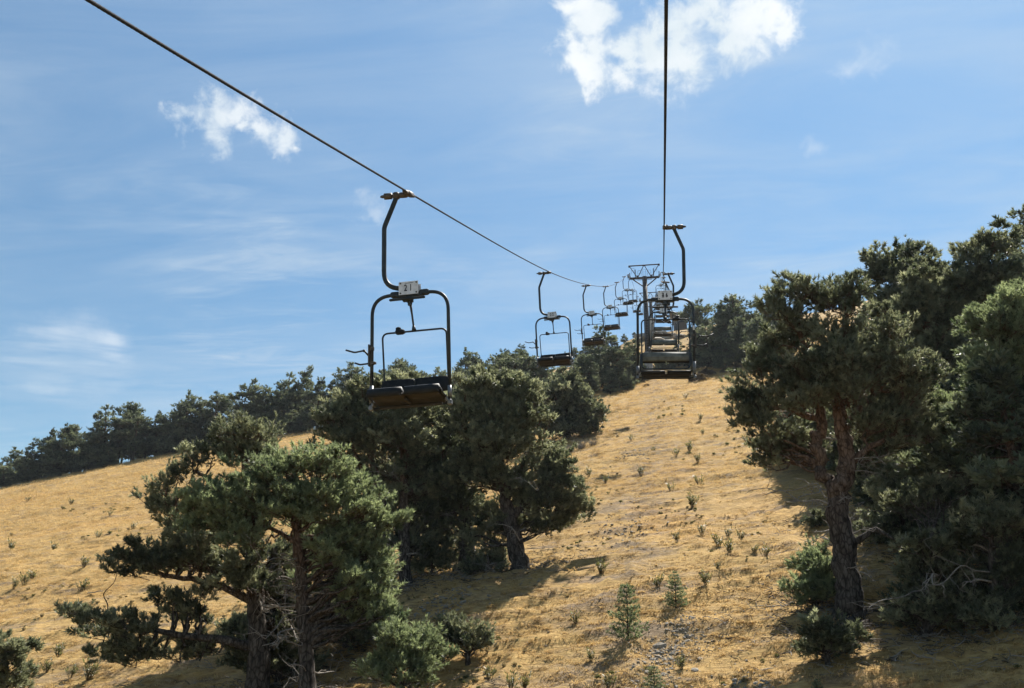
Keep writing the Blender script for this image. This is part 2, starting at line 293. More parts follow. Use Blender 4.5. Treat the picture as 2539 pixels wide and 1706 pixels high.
  'trunks': [[(-0.0, 0.0, -0.19, 0.193), (0.15, -0.04, 1.19, 0.159), (0.33, -0.09, 2.8, 0.124), (0.45, -0.13, 4.46, 0.089), (0.57, -0.16, 5.91, 0.051)]],
  'ts': 1.3},
 {'dead': 3,
  'dens': 0.72,
  'key': 'spruce_like',
  'label': 'dark blue-green bushy pine at the left edge of the swath, halfway up',
  'lobes': [(-0.01, 0.25, 4.13, 0.97, 0.74, 0.46), (-0.93, -0.54, 3.24, 1.27, 0.88, 0.39), (0.87, -0.14, 3.17, 1.13, 0.8, 0.4), (-1.74, 0.11, 2.55, 1.2, 0.84, 0.4), (0.3, -0.27, 2.33, 1.55, 1.05, 0.45),
            (1.51, 0.31, 2.18, 0.96, 0.73, 0.45), (1.79, 0.23, 1.72, 0.79, 0.59, 0.34), (-0.64, 0.35, 1.55, 1.7, 1.22, 0.62), (1.1, -0.11, 1.1, 1.17, 0.87, 0.5), (0.0, -0.44, 0.51, 1.67, 1.12, 0.44),
            (-1.46, 0.07, 1.09, 1.13, 0.88, 0.56), (1.59, 0.46, 0.49, 0.73, 0.53, 0.28)],
  'loc': (-6.35, 55.55, 10.58),
  'rot': 0.11,
  'seed': 21,
  'tone': -0.15,
  'trunks': [[(0.02, 0.0, -0.17, 0.251), (0.02, 0.0, 1.31, 0.197), (-0.0, -0.0, 3.04, 0.142), (-0.04, -0.0, 4.21, 0.086)]],
  'ts': 2.0},
 {'dead': 6,
  'dens': 0.72,
  'key': 'mid_group_back',  # extra pine, put in so that its shadow darkens the ground in front
  'label': 'added shade pine at the back of the middle group, its crown closing the gap between its neighbours',
  'lobes': [(-1.8, -0.06, 4.78, 1.09, 0.91, 0.7), (-0.62, 0.28, 5.29, 0.94, 0.84, 0.71), (0.66, -0.32, 4.79, 0.91, 0.81, 0.69), (-0.97, -0.54, 3.57, 1.36, 1.09, 0.76), (0.25, 0.19, 3.35, 1.38, 1.1, 0.77),
            (-0.69, 0.28, 2.47, 1.38, 1.06, 0.67), (0.49, 0.6, 2.18, 1.07, 0.87, 0.61), (-1.44, -0.33, 1.96, 1.05, 0.82, 0.54), (-0.36, 0.33, 1.27, 1.21, 0.91, 0.54)],
  'loc': (-8.02, 29.71, 1.8),
  'rot': 0.26,
  'seed': 38,
  'tone': 0,
  'trunks': [[(0.02, 0.0, -0.11, 0.206), (-0.05, -0.01, 1.38, 0.165), (-0.15, -0.04, 2.87, 0.121), (-0.27, -0.07, 4.72, 0.062)]],
  'ts': 1.3},
 {'dead': 2,
  'dens': 0.72,
  'key': 'under_a',
  'label': 'dark shrub under the slim trunked pine of the middle group',
  'lobes': [(-0.45, 0.03, 0.74, 0.61, 0.52, 0.41), (0.34, -0.02, 0.6, 0.57, 0.48, 0.38), (-0.0, -0.02, 0.27, 0.81, 0.58, 0.3), (0.14, 0.15, 1.14, 0.49, 0.42, 0.33)],
  'loc': (-7.32, 27.17, 1.04),
  'rot': 0.26,
  'seed': 31,
  'tone': -0.15,
  'trunks': [[(0.0, 0.0, -0.06, 0.067), (-0.01, -0.0, 0.34, 0.04), (-0.02, -0.01, 0.8, 0.027)]],
  'ts': 1.25},
 {'dead': 2,
  'dens': 0.72,
  'key': 'under_b',
  'label': 'grey-green shrub left of the thick leaning trunk in the middle group',
  'lobes': [(-0.11, 0.03, 0.8, 0.42, 0.37, 0.32), (0.14, 0.46, 0.5, 0.45, 0.39, 0.32), (-0.35, 0.36, 0.37, 0.42, 0.35, 0.27), (0.06, -0.1, 0.16, 0.57, 0.4, 0.18)],
  'loc': (-5.47, 26.64, 1.05),
  'rot': 0.2,
  'seed': 32,
  'tone': 0.1,
  'trunks': [[(0.0, 0.0, -0.05, 0.065), (-0.0, -0.0, 0.29, 0.039), (-0.01, -0.0, 0.67, 0.026)]],
  'ts': 1.25},
 {'dead': 4,
  'dens': 0.72,
  'key': 'under_c',
  'label': 'dark bushy young pine behind the front left pine, right of its trunk',
  'lobes': [(-0.52, 0.3, 1.12, 0.61, 0.51, 0.4), (0.34, -0.22, 1.32, 0.54, 0.47, 0.39), (-0.44, -0.56, 0.6, 0.63, 0.52, 0.38), (0.19, -0.32, 0.7, 0.74, 0.58, 0.38), (0.58, 0.22, 0.39, 0.54, 0.44, 0.32),
            (-0.04, -0.52, 0.25, 0.84, 0.58, 0.27), (0.16, 0.54, 1.88, 0.45, 0.39, 0.31)],
  'loc': (-7.98, 21.79, -0.78),
  'rot': 0.35,
  'seed': 33,
  'tone': -0.2,
  'trunks': [[(0.0, 0.0, -0.06, 0.086), (-0.03, -0.01, 0.5, 0.065), (-0.11, -0.04, 1.22, 0.033)]],
  'ts': 1.1},
 {'dead': 5,
  'dens': 0.72,
  'key': 'under_g',
  'label': 'dark undergrowth pine between the two front left trunks',
  'lobes': [(-0.31, 0.22, 1.21, 0.62, 0.51, 0.37), (-0.24, -0.64, 0.74, 0.59, 0.47, 0.33), (0.35, -0.2, 0.64, 0.6, 0.5, 0.38), (-0.61, -0.45, 0.32, 0.59, 0.45, 0.28), (0.09, -0.36, 0.18, 0.79, 0.56, 0.28),
            (0.45, 0.54, 0.23, 0.51, 0.42, 0.31), (-0.84, -0.55, 1.02, 0.45, 0.36, 0.26)],
  'loc': (-9.01, 20.28, -1.38),
  'rot': 0.42,
  'seed': 37,
  'tone': -0.2,
  'trunks': [[(0.0, 0.0, -0.05, 0.07), (-0.06, -0.03, 0.54, 0.05), (-0.08, -0.04, 1.21, 0.03)]],
  'ts': 1.1},
 {'dead': 5,
  'dens': 0.72,
  'key': 'under_d',
  'label': 'shaded pine sapling thicket between the forked pine and the right edge pine',
  'lobes': [(0.34, 0.37, 2.06, 0.58, 0.5, 0.39), (-0.22, 0.14, 1.46, 0.63, 0.53, 0.41), (0.55, 0.26, 1.35, 0.63, 0.54, 0.43), (0.07, 0.34, 0.8, 0.91, 0.69, 0.41), (0.66, 0.26, 0.56, 0.62, 0.51, 0.36),
            (-0.46, 0.07, 0.5, 0.57, 0.45, 0.32), (0.04, 0.04, 0.27, 1.01, 0.67, 0.25)],
  'loc': (5.76, 24.53, 1.52),
  'rot': -0.23,
  'seed': 34,
  'tone': -0.1,
  'trunks': [[(-0.01, 0.0, -0.07, 0.089), (0.08, -0.02, 0.88, 0.068), (0.22, -0.05, 1.88, 0.034)]],
  'ts': 1.25},
 {'dead': 4,
  'dens': 0.72,
  'key': 'under_e',
  'label': 'shaded bushy pine far right behind the right edge pine',
  'lobes': [(0.37, 0.2, 2.17, 0.61, 0.52, 0.4), (-0.24, -0.15, 1.48, 0.6, 0.53, 0.44), (0.54, -0.18, 1.35, 0.65, 0.56, 0.45), (0.05, 0.09, 0.85, 0.87, 0.68, 0.44), (0.56, -0.68, 0.55, 0.63, 0.53, 0.42),
            (-0.38, 0.22, 0.44, 0.66, 0.52, 0.35)],
  'loc': (7.34, 23.84, 1.67),
  'rot': -0.3,
  'seed': 35,
  'tone': -0.1,
  'trunks': [[(-0.01, 0.0, -0.07, 0.097), (0.11, -0.03, 0.94, 0.065), (0.27, -0.08, 2.02, 0.033)]],
  'ts': 1.25},
 {'dead': 6,
  'dens': 0.72,
  'key': 'under_f',
  'label': 'grey-green pine filling the gap right of the forked trunk',
  'lobes': [(0.14, -0.1, 2.43, 0.72, 0.61, 0.47), (0.77, 0.15, 2.06, 0.72, 0.62, 0.5), (-0.16, -0.15, 1.51, 0.78, 0.65, 0.49), (0.58, 0.28, 1.3, 0.79, 0.64, 0.47), (-0.08, 0.1, 0.77, 0.91, 0.67, 0.39),
            (0.56, -0.44, 0.43, 0.63, 0.52, 0.38)],
  'loc': (5.9, 27.77, 2.61),
  'rot': -0.21,
  'seed': 36,
  'tone': 0.1,
  'trunks': [[(-0.01, 0.0, -0.09, 0.102), (0.1, -0.02, 1.13, 0.078), (0.21, -0.04, 2.31, 0.039)]],
  'ts': 1.25}]
GENERIC = [('ridge', -81.06, 96.93, 14.93, 4.16), ('ridge', -81.63, 99.64, 15.63, 4.94), ('ridge', -77.6, 97.02, 15.5, 5.56), ('ridge', -76.73, 98.46, 16.07, 6.35), ('ridge', -74.06, 97.29, 16.13, 6.79),
 ('ridge', -73.62, 99.44, 16.83, 6.36), ('ridge', -71.1, 98.82, 17.04, 7.05), ('ridge', -69.09, 99.12, 17.43, 7.77), ('ridge', -67.25, 99.0, 17.67, 8.0), ('ridge', -64.07, 97.35, 17.66, 6.2),
 ('ridge', -63.0, 98.16, 18.06, 4.74), ('ridge', -62.13, 99.17, 18.48, 5.82), ('ridge', -60.18, 98.8, 18.65, 7.38), ('ridge', -58.35, 98.61, 18.86, 7.55), ('ridge', -57.31, 99.57, 19.29, 6.59),
 ('ridge', -54.82, 98.99, 19.48, 7.01), ('ridge', -54.06, 101.82, 20.35, 6.51), ('ridge', -50.1, 98.6, 20.02, 7.45), ('ridge', -48.17, 99.01, 20.4, 6.43), ('ridge', -46.43, 100.05, 20.93, 7.98),
 ('ridge', -44.98, 100.83, 21.34, 8.57), ('ridge', -41.28, 98.7, 21.23, 6.43), ('ridge', -38.35, 98.19, 21.46, 7.14), ('ridge', -36.68, 99.51, 22.07, 7.37), ('ridge', -34.48, 99.15, 22.26, 5.98),
 ('ridge_back', -86.07, 103.23, 15.84, 2.62), ('ridge_back', -80.63, 100.98, 16.16, 3.27), ('ridge_back', -81.66, 104.39, 16.82, 4.07), ('ridge_back', -78.17, 102.95, 17.04, 4.4),
 ('ridge_back', -77.24, 106.05, 17.88, 4.6), ('ridge_back', -73.61, 104.22, 18.05, 5.1), ('ridge_back', -71.07, 105.48, 18.72, 6.44), ('ridge_back', -68.97, 106.37, 19.22, 4.06),
 ('ridge_back', -65.98, 104.91, 19.36, 3.79), ('ridge_back', -63.44, 103.91, 19.51, 6.49), ('ridge_back', -61.26, 104.97, 20.07, 4.96), ('ridge_back', -58.37, 105.55, 20.61, 5.42),
 ('ridge_back', -56.81, 107.38, 21.21, 4.6), ('ridge_back', -53.86, 106.65, 21.48, 6.63), ('ridge_back', -52.37, 106.84, 21.73, 5.31), ('ridge_back', -49.64, 106.45, 22.03, 7.23),
 ('ridge_back', -46.93, 106.5, 22.41, 6.3), ('ridge_back', -43.89, 106.32, 22.78, 5.18), ('ridge_back', -40.31, 104.36, 22.83, 5.04), ('ridge_back', -38.69, 106.21, 23.46, 6.09),
 ('ridge_back', -38.12, 110.08, 24.27, 5.01), ('centre', -31.61, 100.66, 23.11, 7.14), ('centre', -30.08, 103.42, 24.15, 5.21), ('centre', -27.92, 102.25, 24.13, 5.09), ('centre', -25.68, 100.78, 23.98, 4.18),
 ('centre', -24.34, 103.75, 25.15, 6.58), ('centre', -18.94, 91.51, 21.59, 5.26), ('centre', -17.8, 94.12, 22.64, 5.98), ('centre', -15.79, 92.74, 22.38, 6.08), ('centre', -14.18, 93.56, 22.85, 4.65),
 ('centre', -12.52, 93.5, 23.01, 3.38), ('centre', -16.27, 76.35, 16.63, 4.47), ('centre', -12.0, 74.56, 16.48, 3.94), ('centre', -12.09, 66.53, 13.72, 3.5), ('centre', -10.92, 76.4, 17.23, 3.14),
 ('swath_left', -3.78, 92.25, 23.49, 4.92), ('swath_left', -2.99, 94.08, 24.21, 3.46), ('swath_left', -4.34, 90.18, 22.71, 3.66), ('swath_left', -6.56, 91.94, 23.1, 6.62), ('swath_left', -8.3, 89.41, 22.04, 4.31),
 ('swath_left', -4.5, 85.96, 21.22, 4.62), ('swath_left', -5.23, 83.59, 20.32, 2.72), ('swath_left', -7.22, 86.22, 21.04, 2.49), ('swath_left', -3.71, 85.74, 21.22, 2.01), ('swath_right', 4.72, 104.8, 28.83, 7.99),
 ('swath_right', 6.4, 97.27, 26.4, 6.23), ('swath_right', 8.12, 94.06, 25.68, 7.96), ('swath_right', 9.8, 90.62, 24.88, 6.53), ('swath_right', 3.73, 102.4, 27.84, 3.81), ('swath_right', 11.28, 88.44, 24.47, 5.89),
 ('swath_right', 5.55, 99.1, 26.85, 3.41), ('swath_right', 8.79, 89.5, 24.25, 3.33), ('swath_right', 7.21, 94.27, 25.54, 3.38), ('swath_right', 10.28, 87.34, 23.84, 2.75), ('right_back', 7.64, 34.83, 5.36, 5.43),
 ('right_back', 8.79, 34.43, 5.5, 5.95), ('right_back', 9.82, 34.23, 5.68, 5.8), ('right_back', 10.94, 34.36, 6.0, 6.15), ('right_back', 11.88, 33.62, 5.98, 6.32), ('right_back', 6.66, 34.04, 4.86, 4.7),
 ('right_back', 7.24, 30.44, 3.81, 4.35), ('right_back', 8.34, 30.43, 4.07, 4.32), ('right_back', 9.07, 29.41, 3.91, 4.71), ('right_back', 10.25, 28.8, 4.0, 5.21), ('right_back', 6.19, 35.64, 5.28, 3.88),
 ('right_back', 6.12, 37.05, 5.73, 4.18), ('right_back', 6.88, 36.56, 5.75, 5.09), ('right_back', 5.67, 39.01, 6.27, 3.23), ('right_back', 5.03, 40.25, 6.59, 2.25), ('right_back', 6.22, 31.07, 3.78, 4.0),
 ('right_back', 10.52, 27.37, 3.59, 5.36), ('right_back', 8.71, 22.12, 1.44, 5.3), ('right_back', 6.95, 27.11, 2.65, 3.52), ('right_back', 8.29, 25.55, 2.46, 3.76), ('right_back', 7.25, 20.23, 0.46, 4.96),
 ('swath_right', 1.74, 104.36, 28.36, 3.28), ('swath_right', 2.76, 100.45, 27.03, 2.73), ('swath_right', 5.07, 97.55, 26.24, 5.37), ('swath_right', 6.37, 92.46, 24.7, 4.19), ('swath_right', 8.06, 88.72, 23.79, 5.45),
 ('swath_right', 9.54, 84.83, 22.79, 5.06), ('swath_right', 10.73, 80.15, 21.45, 3.91), ('centre', -32.68, 97.04, 21.84, 5.65), ('centre', -29.08, 90.05, 19.89, 6.36), ('centre', -26.86, 89.95, 20.12, 5.1),
 ('centre', -22.98, 87.17, 19.61, 4.88), ('centre', -22.02, 88.87, 20.32, 4.97), ('centre', -19.57, 88.48, 20.46, 5.71), ('centre', -17.4, 87.65, 20.42, 6.03), ('centre', -15.39, 86.66, 20.3, 5.85),
 ('centre', -13.76, 86.88, 20.56, 5.29), ('centre', -12.23, 87.24, 20.85, 4.27), ('centre', -10.43, 86.47, 20.78, 3.29), ('centre', -8.87, 85.98, 20.78, 3.08), ('centre', -7.39, 85.65, 20.82, 4.25),
 ('centre', -8.52, 64.12, 13.28, 3.18), ('centre', -9.46, 61.64, 12.33, 3.54), ('centre', -13.04, 72.8, 15.76, 4.24), ('centre', -19.59, 80.0, 17.52, 4.28), ('centre', -9.78, 78.31, 18.02, 3.3),
 ('centre', -8.6, 78.55, 18.23, 3.31), ('centre', -26.78, 88.11, 19.49, 5.24), ('swath_left', -15.8, 138.88, 38.51, 2.79), ('swath_left', -14.35, 140.16, 39.09, 3.27), ('swath_left', -12.85, 141.2, 39.58, 3.77),
 ('swath_left', -10.77, 135.21, 38.27, 3.88), ('swath_left', -9.35, 139.25, 40.4, 3.53), ('swath_left', -7.78, 139.84, 41.59, 2.58), ('swath_left', -6.21, 140.41, 42.74, 1.83), ('swath_left', -4.62, 140.94, 43.67, 1.13),
 ('swath_left', -3.32, 141.15, 44.1, 0.7), ('ridge_low', -79.68, 95.5, 14.69, 2.98), ('ridge_low', -77.67, 96.42, 15.3, 2.32), ('ridge_low', -78.42, 99.35, 16.06, 2.08), ('ridge_low', -74.14, 96.66, 15.93, 2.29),
 ('ridge_low', -72.94, 98.37, 16.63, 2.1), ('ridge_low', -72.03, 99.58, 17.12, 2.97), ('ridge_low', -68.85, 98.91, 17.41, 2.2), ('ridge_low', -66.5, 96.68, 17.09, 2.23), ('ridge_low', -66.21, 100.14, 18.15, 2.98),
 ('ridge_low', -63.43, 98.84, 18.19, 2.97), ('ridge_low', -60.39, 98.6, 18.57, 2.71), ('ridge_low', -60.41, 100.89, 19.2, 3.1), ('ridge_low', -56.89, 98.24, 18.96, 2.07), ('ridge_low', -56.25, 101.22, 19.89, 3.16),
 ('ridge_low', -53.93, 101.74, 20.35, 2.69), ('ridge_low', -51.86, 101.44, 20.56, 2.36), ('ridge_low', -49.63, 100.93, 20.74, 2.99), ('ridge_low', -47.36, 100.64, 20.97, 2.79), ('ridge_low', -44.38, 97.41, 20.43, 3.18),
 ('ridge_low', -42.93, 98.17, 20.85, 2.13), ('ridge_low', -42.51, 102.27, 22.04, 2.7), ('ridge_low', -39.72, 99.36, 21.63, 2.57), ('right_back', 13.0, 24.0, 3.09, 8.0), ('right_back', 15.0, 30.0, 5.53, 7.5),
 ('right_back', 17.0, 21.0, 3.04, 7.0), ('right_back', 13.5, 36.0, 7.15, 6.0), ('right_back', 18.0, 38.0, 8.89, 7.0), ('right_back', 22.0, 30.0, 7.21, 8.0), ('right_back', 20.0, 48.0, 12.71, 7.5),
 ('right_back', 26.0, 42.0, 12.14, 8.0), ('right_back', 16.0, 55.0, 14.1, 6.0), ('right_back', 24.0, 58.0, 17.04, 8.0), ('right_back', 30.0, 52.0, 16.45, 7.5), ('right_back', 28.0, 33.0, 9.64, 7.0)]
HERBS = [(-2.37, 21.81, -0.22, 0.39), (-1.99, 25.1, 0.9, 0.42), (-1.37, 18.49, -1.2, 0.4), (-1.85, 19.91, -0.78, 0.34), (-3.93, 19.39, -1.16, 0.33), (-3.37, 18.88, -1.27, 0.38), (-3.09, 18.78, -1.27, 0.36),
 (0.02, 19.05, -0.87, 0.34), (0.73, 23.06, 0.5, 0.39), (0.85, 28.02, 2.14, 0.39), (1.28, 26.69, 1.74, 0.5), (1.49, 25.41, 1.35, 0.45), (2.37, 24.9, 1.27, 0.37), (2.15, 25.36, 1.4, 0.3), (1.93, 26.79, 1.84, 0.32),
 (1.6, 27.59, 2.07, 0.36), (0.12, 27.65, 1.94, 0.38), (0.75, 32.59, 3.63, 0.58), (1.14, 36.5, 4.96, 0.47), (0.33, 44.56, 7.56, 0.58), (1.04, 45.39, 7.91, 0.68), (1.31, 41.35, 6.59, 0.54), (-1.27, 40.39, 6.01, 0.53),
 (-3.75, 41.52, 6.14, 0.5), (1.92, 50.03, 9.55, 0.45), (2.0, 55.08, 11.26, 0.5), (1.53, 71.01, 16.64, 0.51), (4.7, 72.64, 17.52, 0.44), (0.02, 36.01, 4.68, 0.4), (-0.45, 23.46, 0.51, 0.46), (-22.33, 31.69, 0.97, 0.65),
 (-26.63, 34.02, 1.26, 0.6), (-27.05, 34.93, 1.52, 0.52), (-25.31, 35.89, 2.02, 0.61), (-26.32, 33.02, 0.97, 0.5), (-16.86, 23.32, -1.18, 0.48), (-14.49, 21.34, -1.59, 0.56), (-16.32, 22.17, -1.5, 0.46),
 (-15.23, 21.66, -1.56, 0.45), (-34.14, 42.22, 3.08, 0.65), (-30.19, 40.29, 2.91, 0.5), (-29.39, 42.45, 3.71, 0.51), (-28.25, 43.7, 4.25, 0.46), (-44.88, 61.07, 7.98, 0.6), (-56.63, 71.04, 9.76, 0.63),
 (-34.36, 50.55, 5.79, 0.43), (-39.1, 61.98, 9.02, 0.44), (-2.82, 39.33, 5.5, 0.43), (-2.08, 51.09, 9.51, 0.46), (-0.78, 46.85, 8.21, 0.42), (3.87, 45.86, 8.35, 0.46), (1.12, 24.17, 0.9, 0.29)]
SAPLINGS = [(-1.09, 20.62, -0.48, 1.29), (-0.02, 22.09, 0.11, 0.85), (-0.49, 17.98, -1.27, 0.59), (2.27, 16.79, -1.38, 0.5)]
MOUNDS = [(3.18, 85.04, 21.66, 1.13), (4.15, 88.4, 22.93, 1.09), (6.1, 88.32, 23.18, 0.72), (7.27, 88.69, 23.59, 0.64), (-1.84, 87.07, 21.87, 0.44), (0.82, 105.64, 28.76, 2.17), (0.02, 103.11, 27.73, 1.58),
 (-4.36, 96.13, 24.79, 1.97), (-3.83, 101.79, 26.86, 1.56)]
DRYBRUSH = [(-5.06, 51.66, 9.4, 0.63), (-4.39, 52.09, 9.61, 0.53), (-5.62, 50.81, 9.06, 0.51)]
ROPE = [(0, 2.5), (4.15, 3.69), (11, 5.74), (26.2, 10.47), (41.4, 15.71), (56.6, 21.33), (71.8, 27.36), (87, 33.73), (93, 36.3), (102.2, 39.3), (117.4, 43.2), (132.6, 47.9), (137, 49.1), (152, 51.0)]
SCREE = [(-1.58, 30.52, 2.71, 0.91), (-0.87, 57.19, 11.69, 1.3), (-0.39, 19.8, -0.67, 0.39), (-0.59, 18.23, -1.2, 0.41), (0.13, 20.65, -0.34, 0.41), (-1.91, 46.36, 7.94, 0.7), (-39.2, 93.52, 19.82, 2.04),
 (-36.51, 60.12, 8.72, 1.05), (-6.06, 23.69, 0.03, 0.48), (1.16, 17.71, -1.2, 0.35)]
STONES = [(-0.09, 18.3, -1.13, 0.13), (1.3, 19.11, -0.73, 0.09), (-0.46, 20.05, -0.6, 0.12), (-0.7, 19.39, -0.84, 0.12), (-0.84, 18.68, -1.08, 0.11), (-0.25, 20.0, -0.59, 0.1), (-2.97, 21.53, -0.37, 0.1),
 (-2.09, 31.7, 3.05, 0.19), (-1.34, 30.09, 2.6, 0.18), (-1.59, 29.12, 2.25, 0.17), (-1.07, 30.87, 2.88, 0.15), (0.87, 20.48, -0.32, 0.08), (2.07, 21.2, 0.03, 0.09), (2.41, 19.76, -0.4, 0.09), (0.29, 19.85, -0.59, 0.09)]
CLOUD_RIGHT = [(-0.0631, 0.798, 0.5993, 0.022), (-0.046, 0.7907, 0.6105, 0.0183), (-0.0827, 0.8048, 0.5877, 0.0156), (-0.0611, 0.819, 0.5705, 0.0192), (-0.0581, 0.832, 0.5517, 0.0156), (-0.0241, 0.8225, 0.5683, 0.022),
 (0.0014, 0.8216, 0.57, 0.0275), (0.0297, 0.8103, 0.5853, 0.0357), (0.0374, 0.8281, 0.5593, 0.0256), (0.0657, 0.806, 0.5882, 0.0302), (0.0963, 0.8084, 0.5807, 0.0302), (0.1159, 0.8005, 0.588, 0.0266),
 (0.1371, 0.8034, 0.5795, 0.0137), (0.0826, 0.821, 0.5649, 0.0201), (-0.0228, 0.8314, 0.5552, 0.0165), (0.0578, 0.788, 0.613, 0.0275), (0.1098, 0.7855, 0.6091, 0.0229)]
CLOUD_LEFT = [(-0.4361, 0.7492, 0.4984, 0.022), (-0.4602, 0.7409, 0.4893, 0.0201), (-0.4504, 0.7517, 0.4817, 0.0183), (-0.4747, 0.7318, 0.489, 0.0128), (-0.4184, 0.7573, 0.5014, 0.0165), (-0.4168, 0.7668, 0.4881, 0.0101),
 (-0.4036, 0.776, 0.4847, 0.0128), (-0.3869, 0.7825, 0.4878, 0.0147), (-0.4038, 0.7577, 0.5126, 0.0101), (-0.3763, 0.7893, 0.4853, 0.0073), (-0.4404, 0.7418, 0.5058, 0.0137)]
CLOUD_FAINT = [(0.2114, 0.8178, 0.5352, 0.0183), (0.2055, 0.8227, 0.5301, 0.0137), (0.1549, 0.8666, 0.4744, 0.0119), (-0.3028, 0.8533, 0.4244, 0.0156)]
CLOUD_WISP = [(-0.6019, 0.7574, 0.253, 0.0412), (-0.5797, 0.7741, 0.2544, 0.0412), (-0.5633, 0.7867, 0.2525, 0.0321), (-0.6202, 0.7436, 0.2499, 0.0321)]
LOG = (-20.92, 30.45, 0.71, 0.4)
ROCKS = [(-2.81, 136.68, 42.19, 1.42), (-1.42, 136.26, 42.12, 1.55), (-0.04, 135.87, 42.07, 1.41), (1.29, 133.71, 41.19, 1.25), (-3.48, 134.8, 41.21, 0.98), (-0.74, 132.04, 40.22, 0.96), (2.57, 131.48, 40.29, 0.95)]
HUT = [(2.66, 136.85, 42.81, 2.84)]



def build_world():
    nt = world.node_tree
    nt.nodes.clear()
    N, Lk = nt.nodes.new, nt.links.new

    def math_(op, a, b=None, clamp=False):
        n = N('ShaderNodeMath'); n.operation = op; n.use_clamp = clamp
        for i, v in enumerate((a, b)):
            if v is None: continue
            if isinstance(v, (int, float)): n.inputs[i].default_value = v
            else: Lk(v, n.inputs[i])
        return n.outputs[0]

    def maprange(v, a, b, c=0.0, d=1.0, smooth=True):
        n = N('ShaderNodeMapRange')
        if smooth: n.interpolation_type = 'SMOOTHSTEP'
        Lk(v, n.inputs[0])
        for i, q in enumerate((a, b, c, d)): n.inputs[i + 1].default_value = q
        return n.outputs[0]
    out = N('ShaderNodeOutputWorld')
    bg = N('ShaderNodeBackground')
    bg.inputs[1].default_value = SKY_STRENGTH
    sky = N('ShaderNodeTexSky')
    sky.sky_type = 'NISHITA'
    sky.sun_disc = False
    sky.sun_elevation = R(SUN_ELEV)
    sky.sun_rotation = R(SUN_AZ)
    sky.altitude = 1700
    sky.air_density = 1.0
    sky.dust_density = 0.6
    sky.ozone_density = 0.8
    tc = N('ShaderNodeTexCoord')
    D = tc.outputs['Generated']
    # cirrus : a thin layer, so use direction / height
    sep = N('ShaderNodeSeparateXYZ'); Lk(D, sep.inputs[0])
    zc = math_('MAXIMUM', sep.outputs[2], 0.08)
    px = math_('DIVIDE', sep.outputs[0], zc)
    py = math_('DIVIDE', sep.outputs[1], zc)
    cmb = N('ShaderNodeCombineXYZ'); Lk(px, cmb.inputs[0]); Lk(py, cmb.inputs[1])
    mp = N('ShaderNodeMapping'); Lk(cmb.outputs[0], mp.inputs[0])
    mp.inputs['Rotation'].default_value = (0, 0, R(24)); mp.inputs['Scale'].default_value = (0.75, 1.9, 1)
    n1 = N('ShaderNodeTexNoise'); Lk(mp.outputs[0], n1.inputs['Vector'])
    n1.inputs['Scale'].default_value = 1.3; n1.inputs['Detail'].default_value = 9; n1.inputs['Roughness'].default_value = 0.6
    n1.inputs['Distortion'].default_value = 0.7
    n2 = N('ShaderNodeTexNoise'); Lk(cmb.outputs[0], n2.inputs['Vector'])
    n2.inputs['Scale'].default_value = 0.55; n2.inputs['Detail'].default_value = 4
    cir = math_('MULTIPLY', maprange(n1.outputs[0], 0.30, 0.78), maprange(n2.outputs[0], 0.25, 0.55))
    mp3 = N('ShaderNodeMapping'); Lk(cmb.outputs[0], mp3.inputs[0]); mp3.inputs['Rotation'].default_value = (0, 0, R(-12)); mp3.inputs['Scale'].default_value = (1.4, 4.2, 1)
    n3 = N('ShaderNodeTexNoise'); Lk(mp3.outputs[0], n3.inputs['Vector']); n3.inputs['Scale'].default_value = 1.6; n3.inputs['Detail'].default_value = 8; n3.inputs['Roughness'].default_value = .62; n3.inputs['Distortion'].default_value = 1.1
    n4 = N('ShaderNodeTexNoise'); Lk(cmb.outputs[0], n4.inputs['Vector']); n4.inputs['Scale'].default_value = 1.1; n4.inputs['Detail'].default_value = 3
    fine = math_('MULTIPLY', math_('MULTIPLY', maprange(n3.outputs[0], .42, .78), maprange(n4.outputs[0], .40, .68)), .5)
    low = maprange(sep.outputs[2], 0.42, 0.08, 0.0, 0.04)
    cir = math_('ADD', math_('ADD', math_('MULTIPLY', cir, 0.46), low), math_('ADD', fine, 0.04))
    # fleecy cumulus : soft balls of cloud broken up by noise
    nz = N('ShaderNodeTexNoise'); Lk(D, nz.inputs['Vector'])
    nz.inputs['Scale'].default_value = 36; nz.inputs['Detail'].default_value = 12; nz.inputs['Roughness'].default_value = 0.62
    nz.inputs['Distortion'].default_value = 0.35
    nb = N('ShaderNodeTexNoise'); Lk(D, nb.inputs['Vector'])
    nb.inputs['Scale'].default_value = 9; nb.inputs['Detail'].default_value = 6; nb.inputs['Roughness'].default_value = 0.55
    mpw = N('ShaderNodeMapping'); Lk(D, mpw.inputs[0]); mpw.inputs['Scale'].default_value = (7, 7, 60)
    nw = N('ShaderNodeTexNoise'); Lk(mpw.outputs[0], nw.inputs['Vector'])
    nw.inputs['Scale'].default_value = 1.0; nw.inputs['Detail'].default_value = 7; nw.inputs['Distortion'].default_value = 0.4

    # warp the directions so that the balls turn into torn fleece
    w1 = N('ShaderNodeTexNoise'); Lk(D, w1.inputs['Vector']); w1.inputs['Scale'].default_value = 18; w1.inputs['Detail'].default_value = 9; w1.inputs['Roughness'].default_value = .6
    ws = N('ShaderNodeVectorMath'); ws.operation = 'MULTIPLY_ADD'; Lk(w1.outputs['Color'], ws.inputs[0]); ws.inputs[1].default_value = (.07,) * 3; ws.inputs[2].default_value = (-.035,) * 3
    wa = N('ShaderNodeVectorMath'); wa.operation = 'ADD'; Lk(D, wa.inputs[0]); Lk(ws.outputs[0], wa.inputs[1])
    Dw = wa.outputs[0]

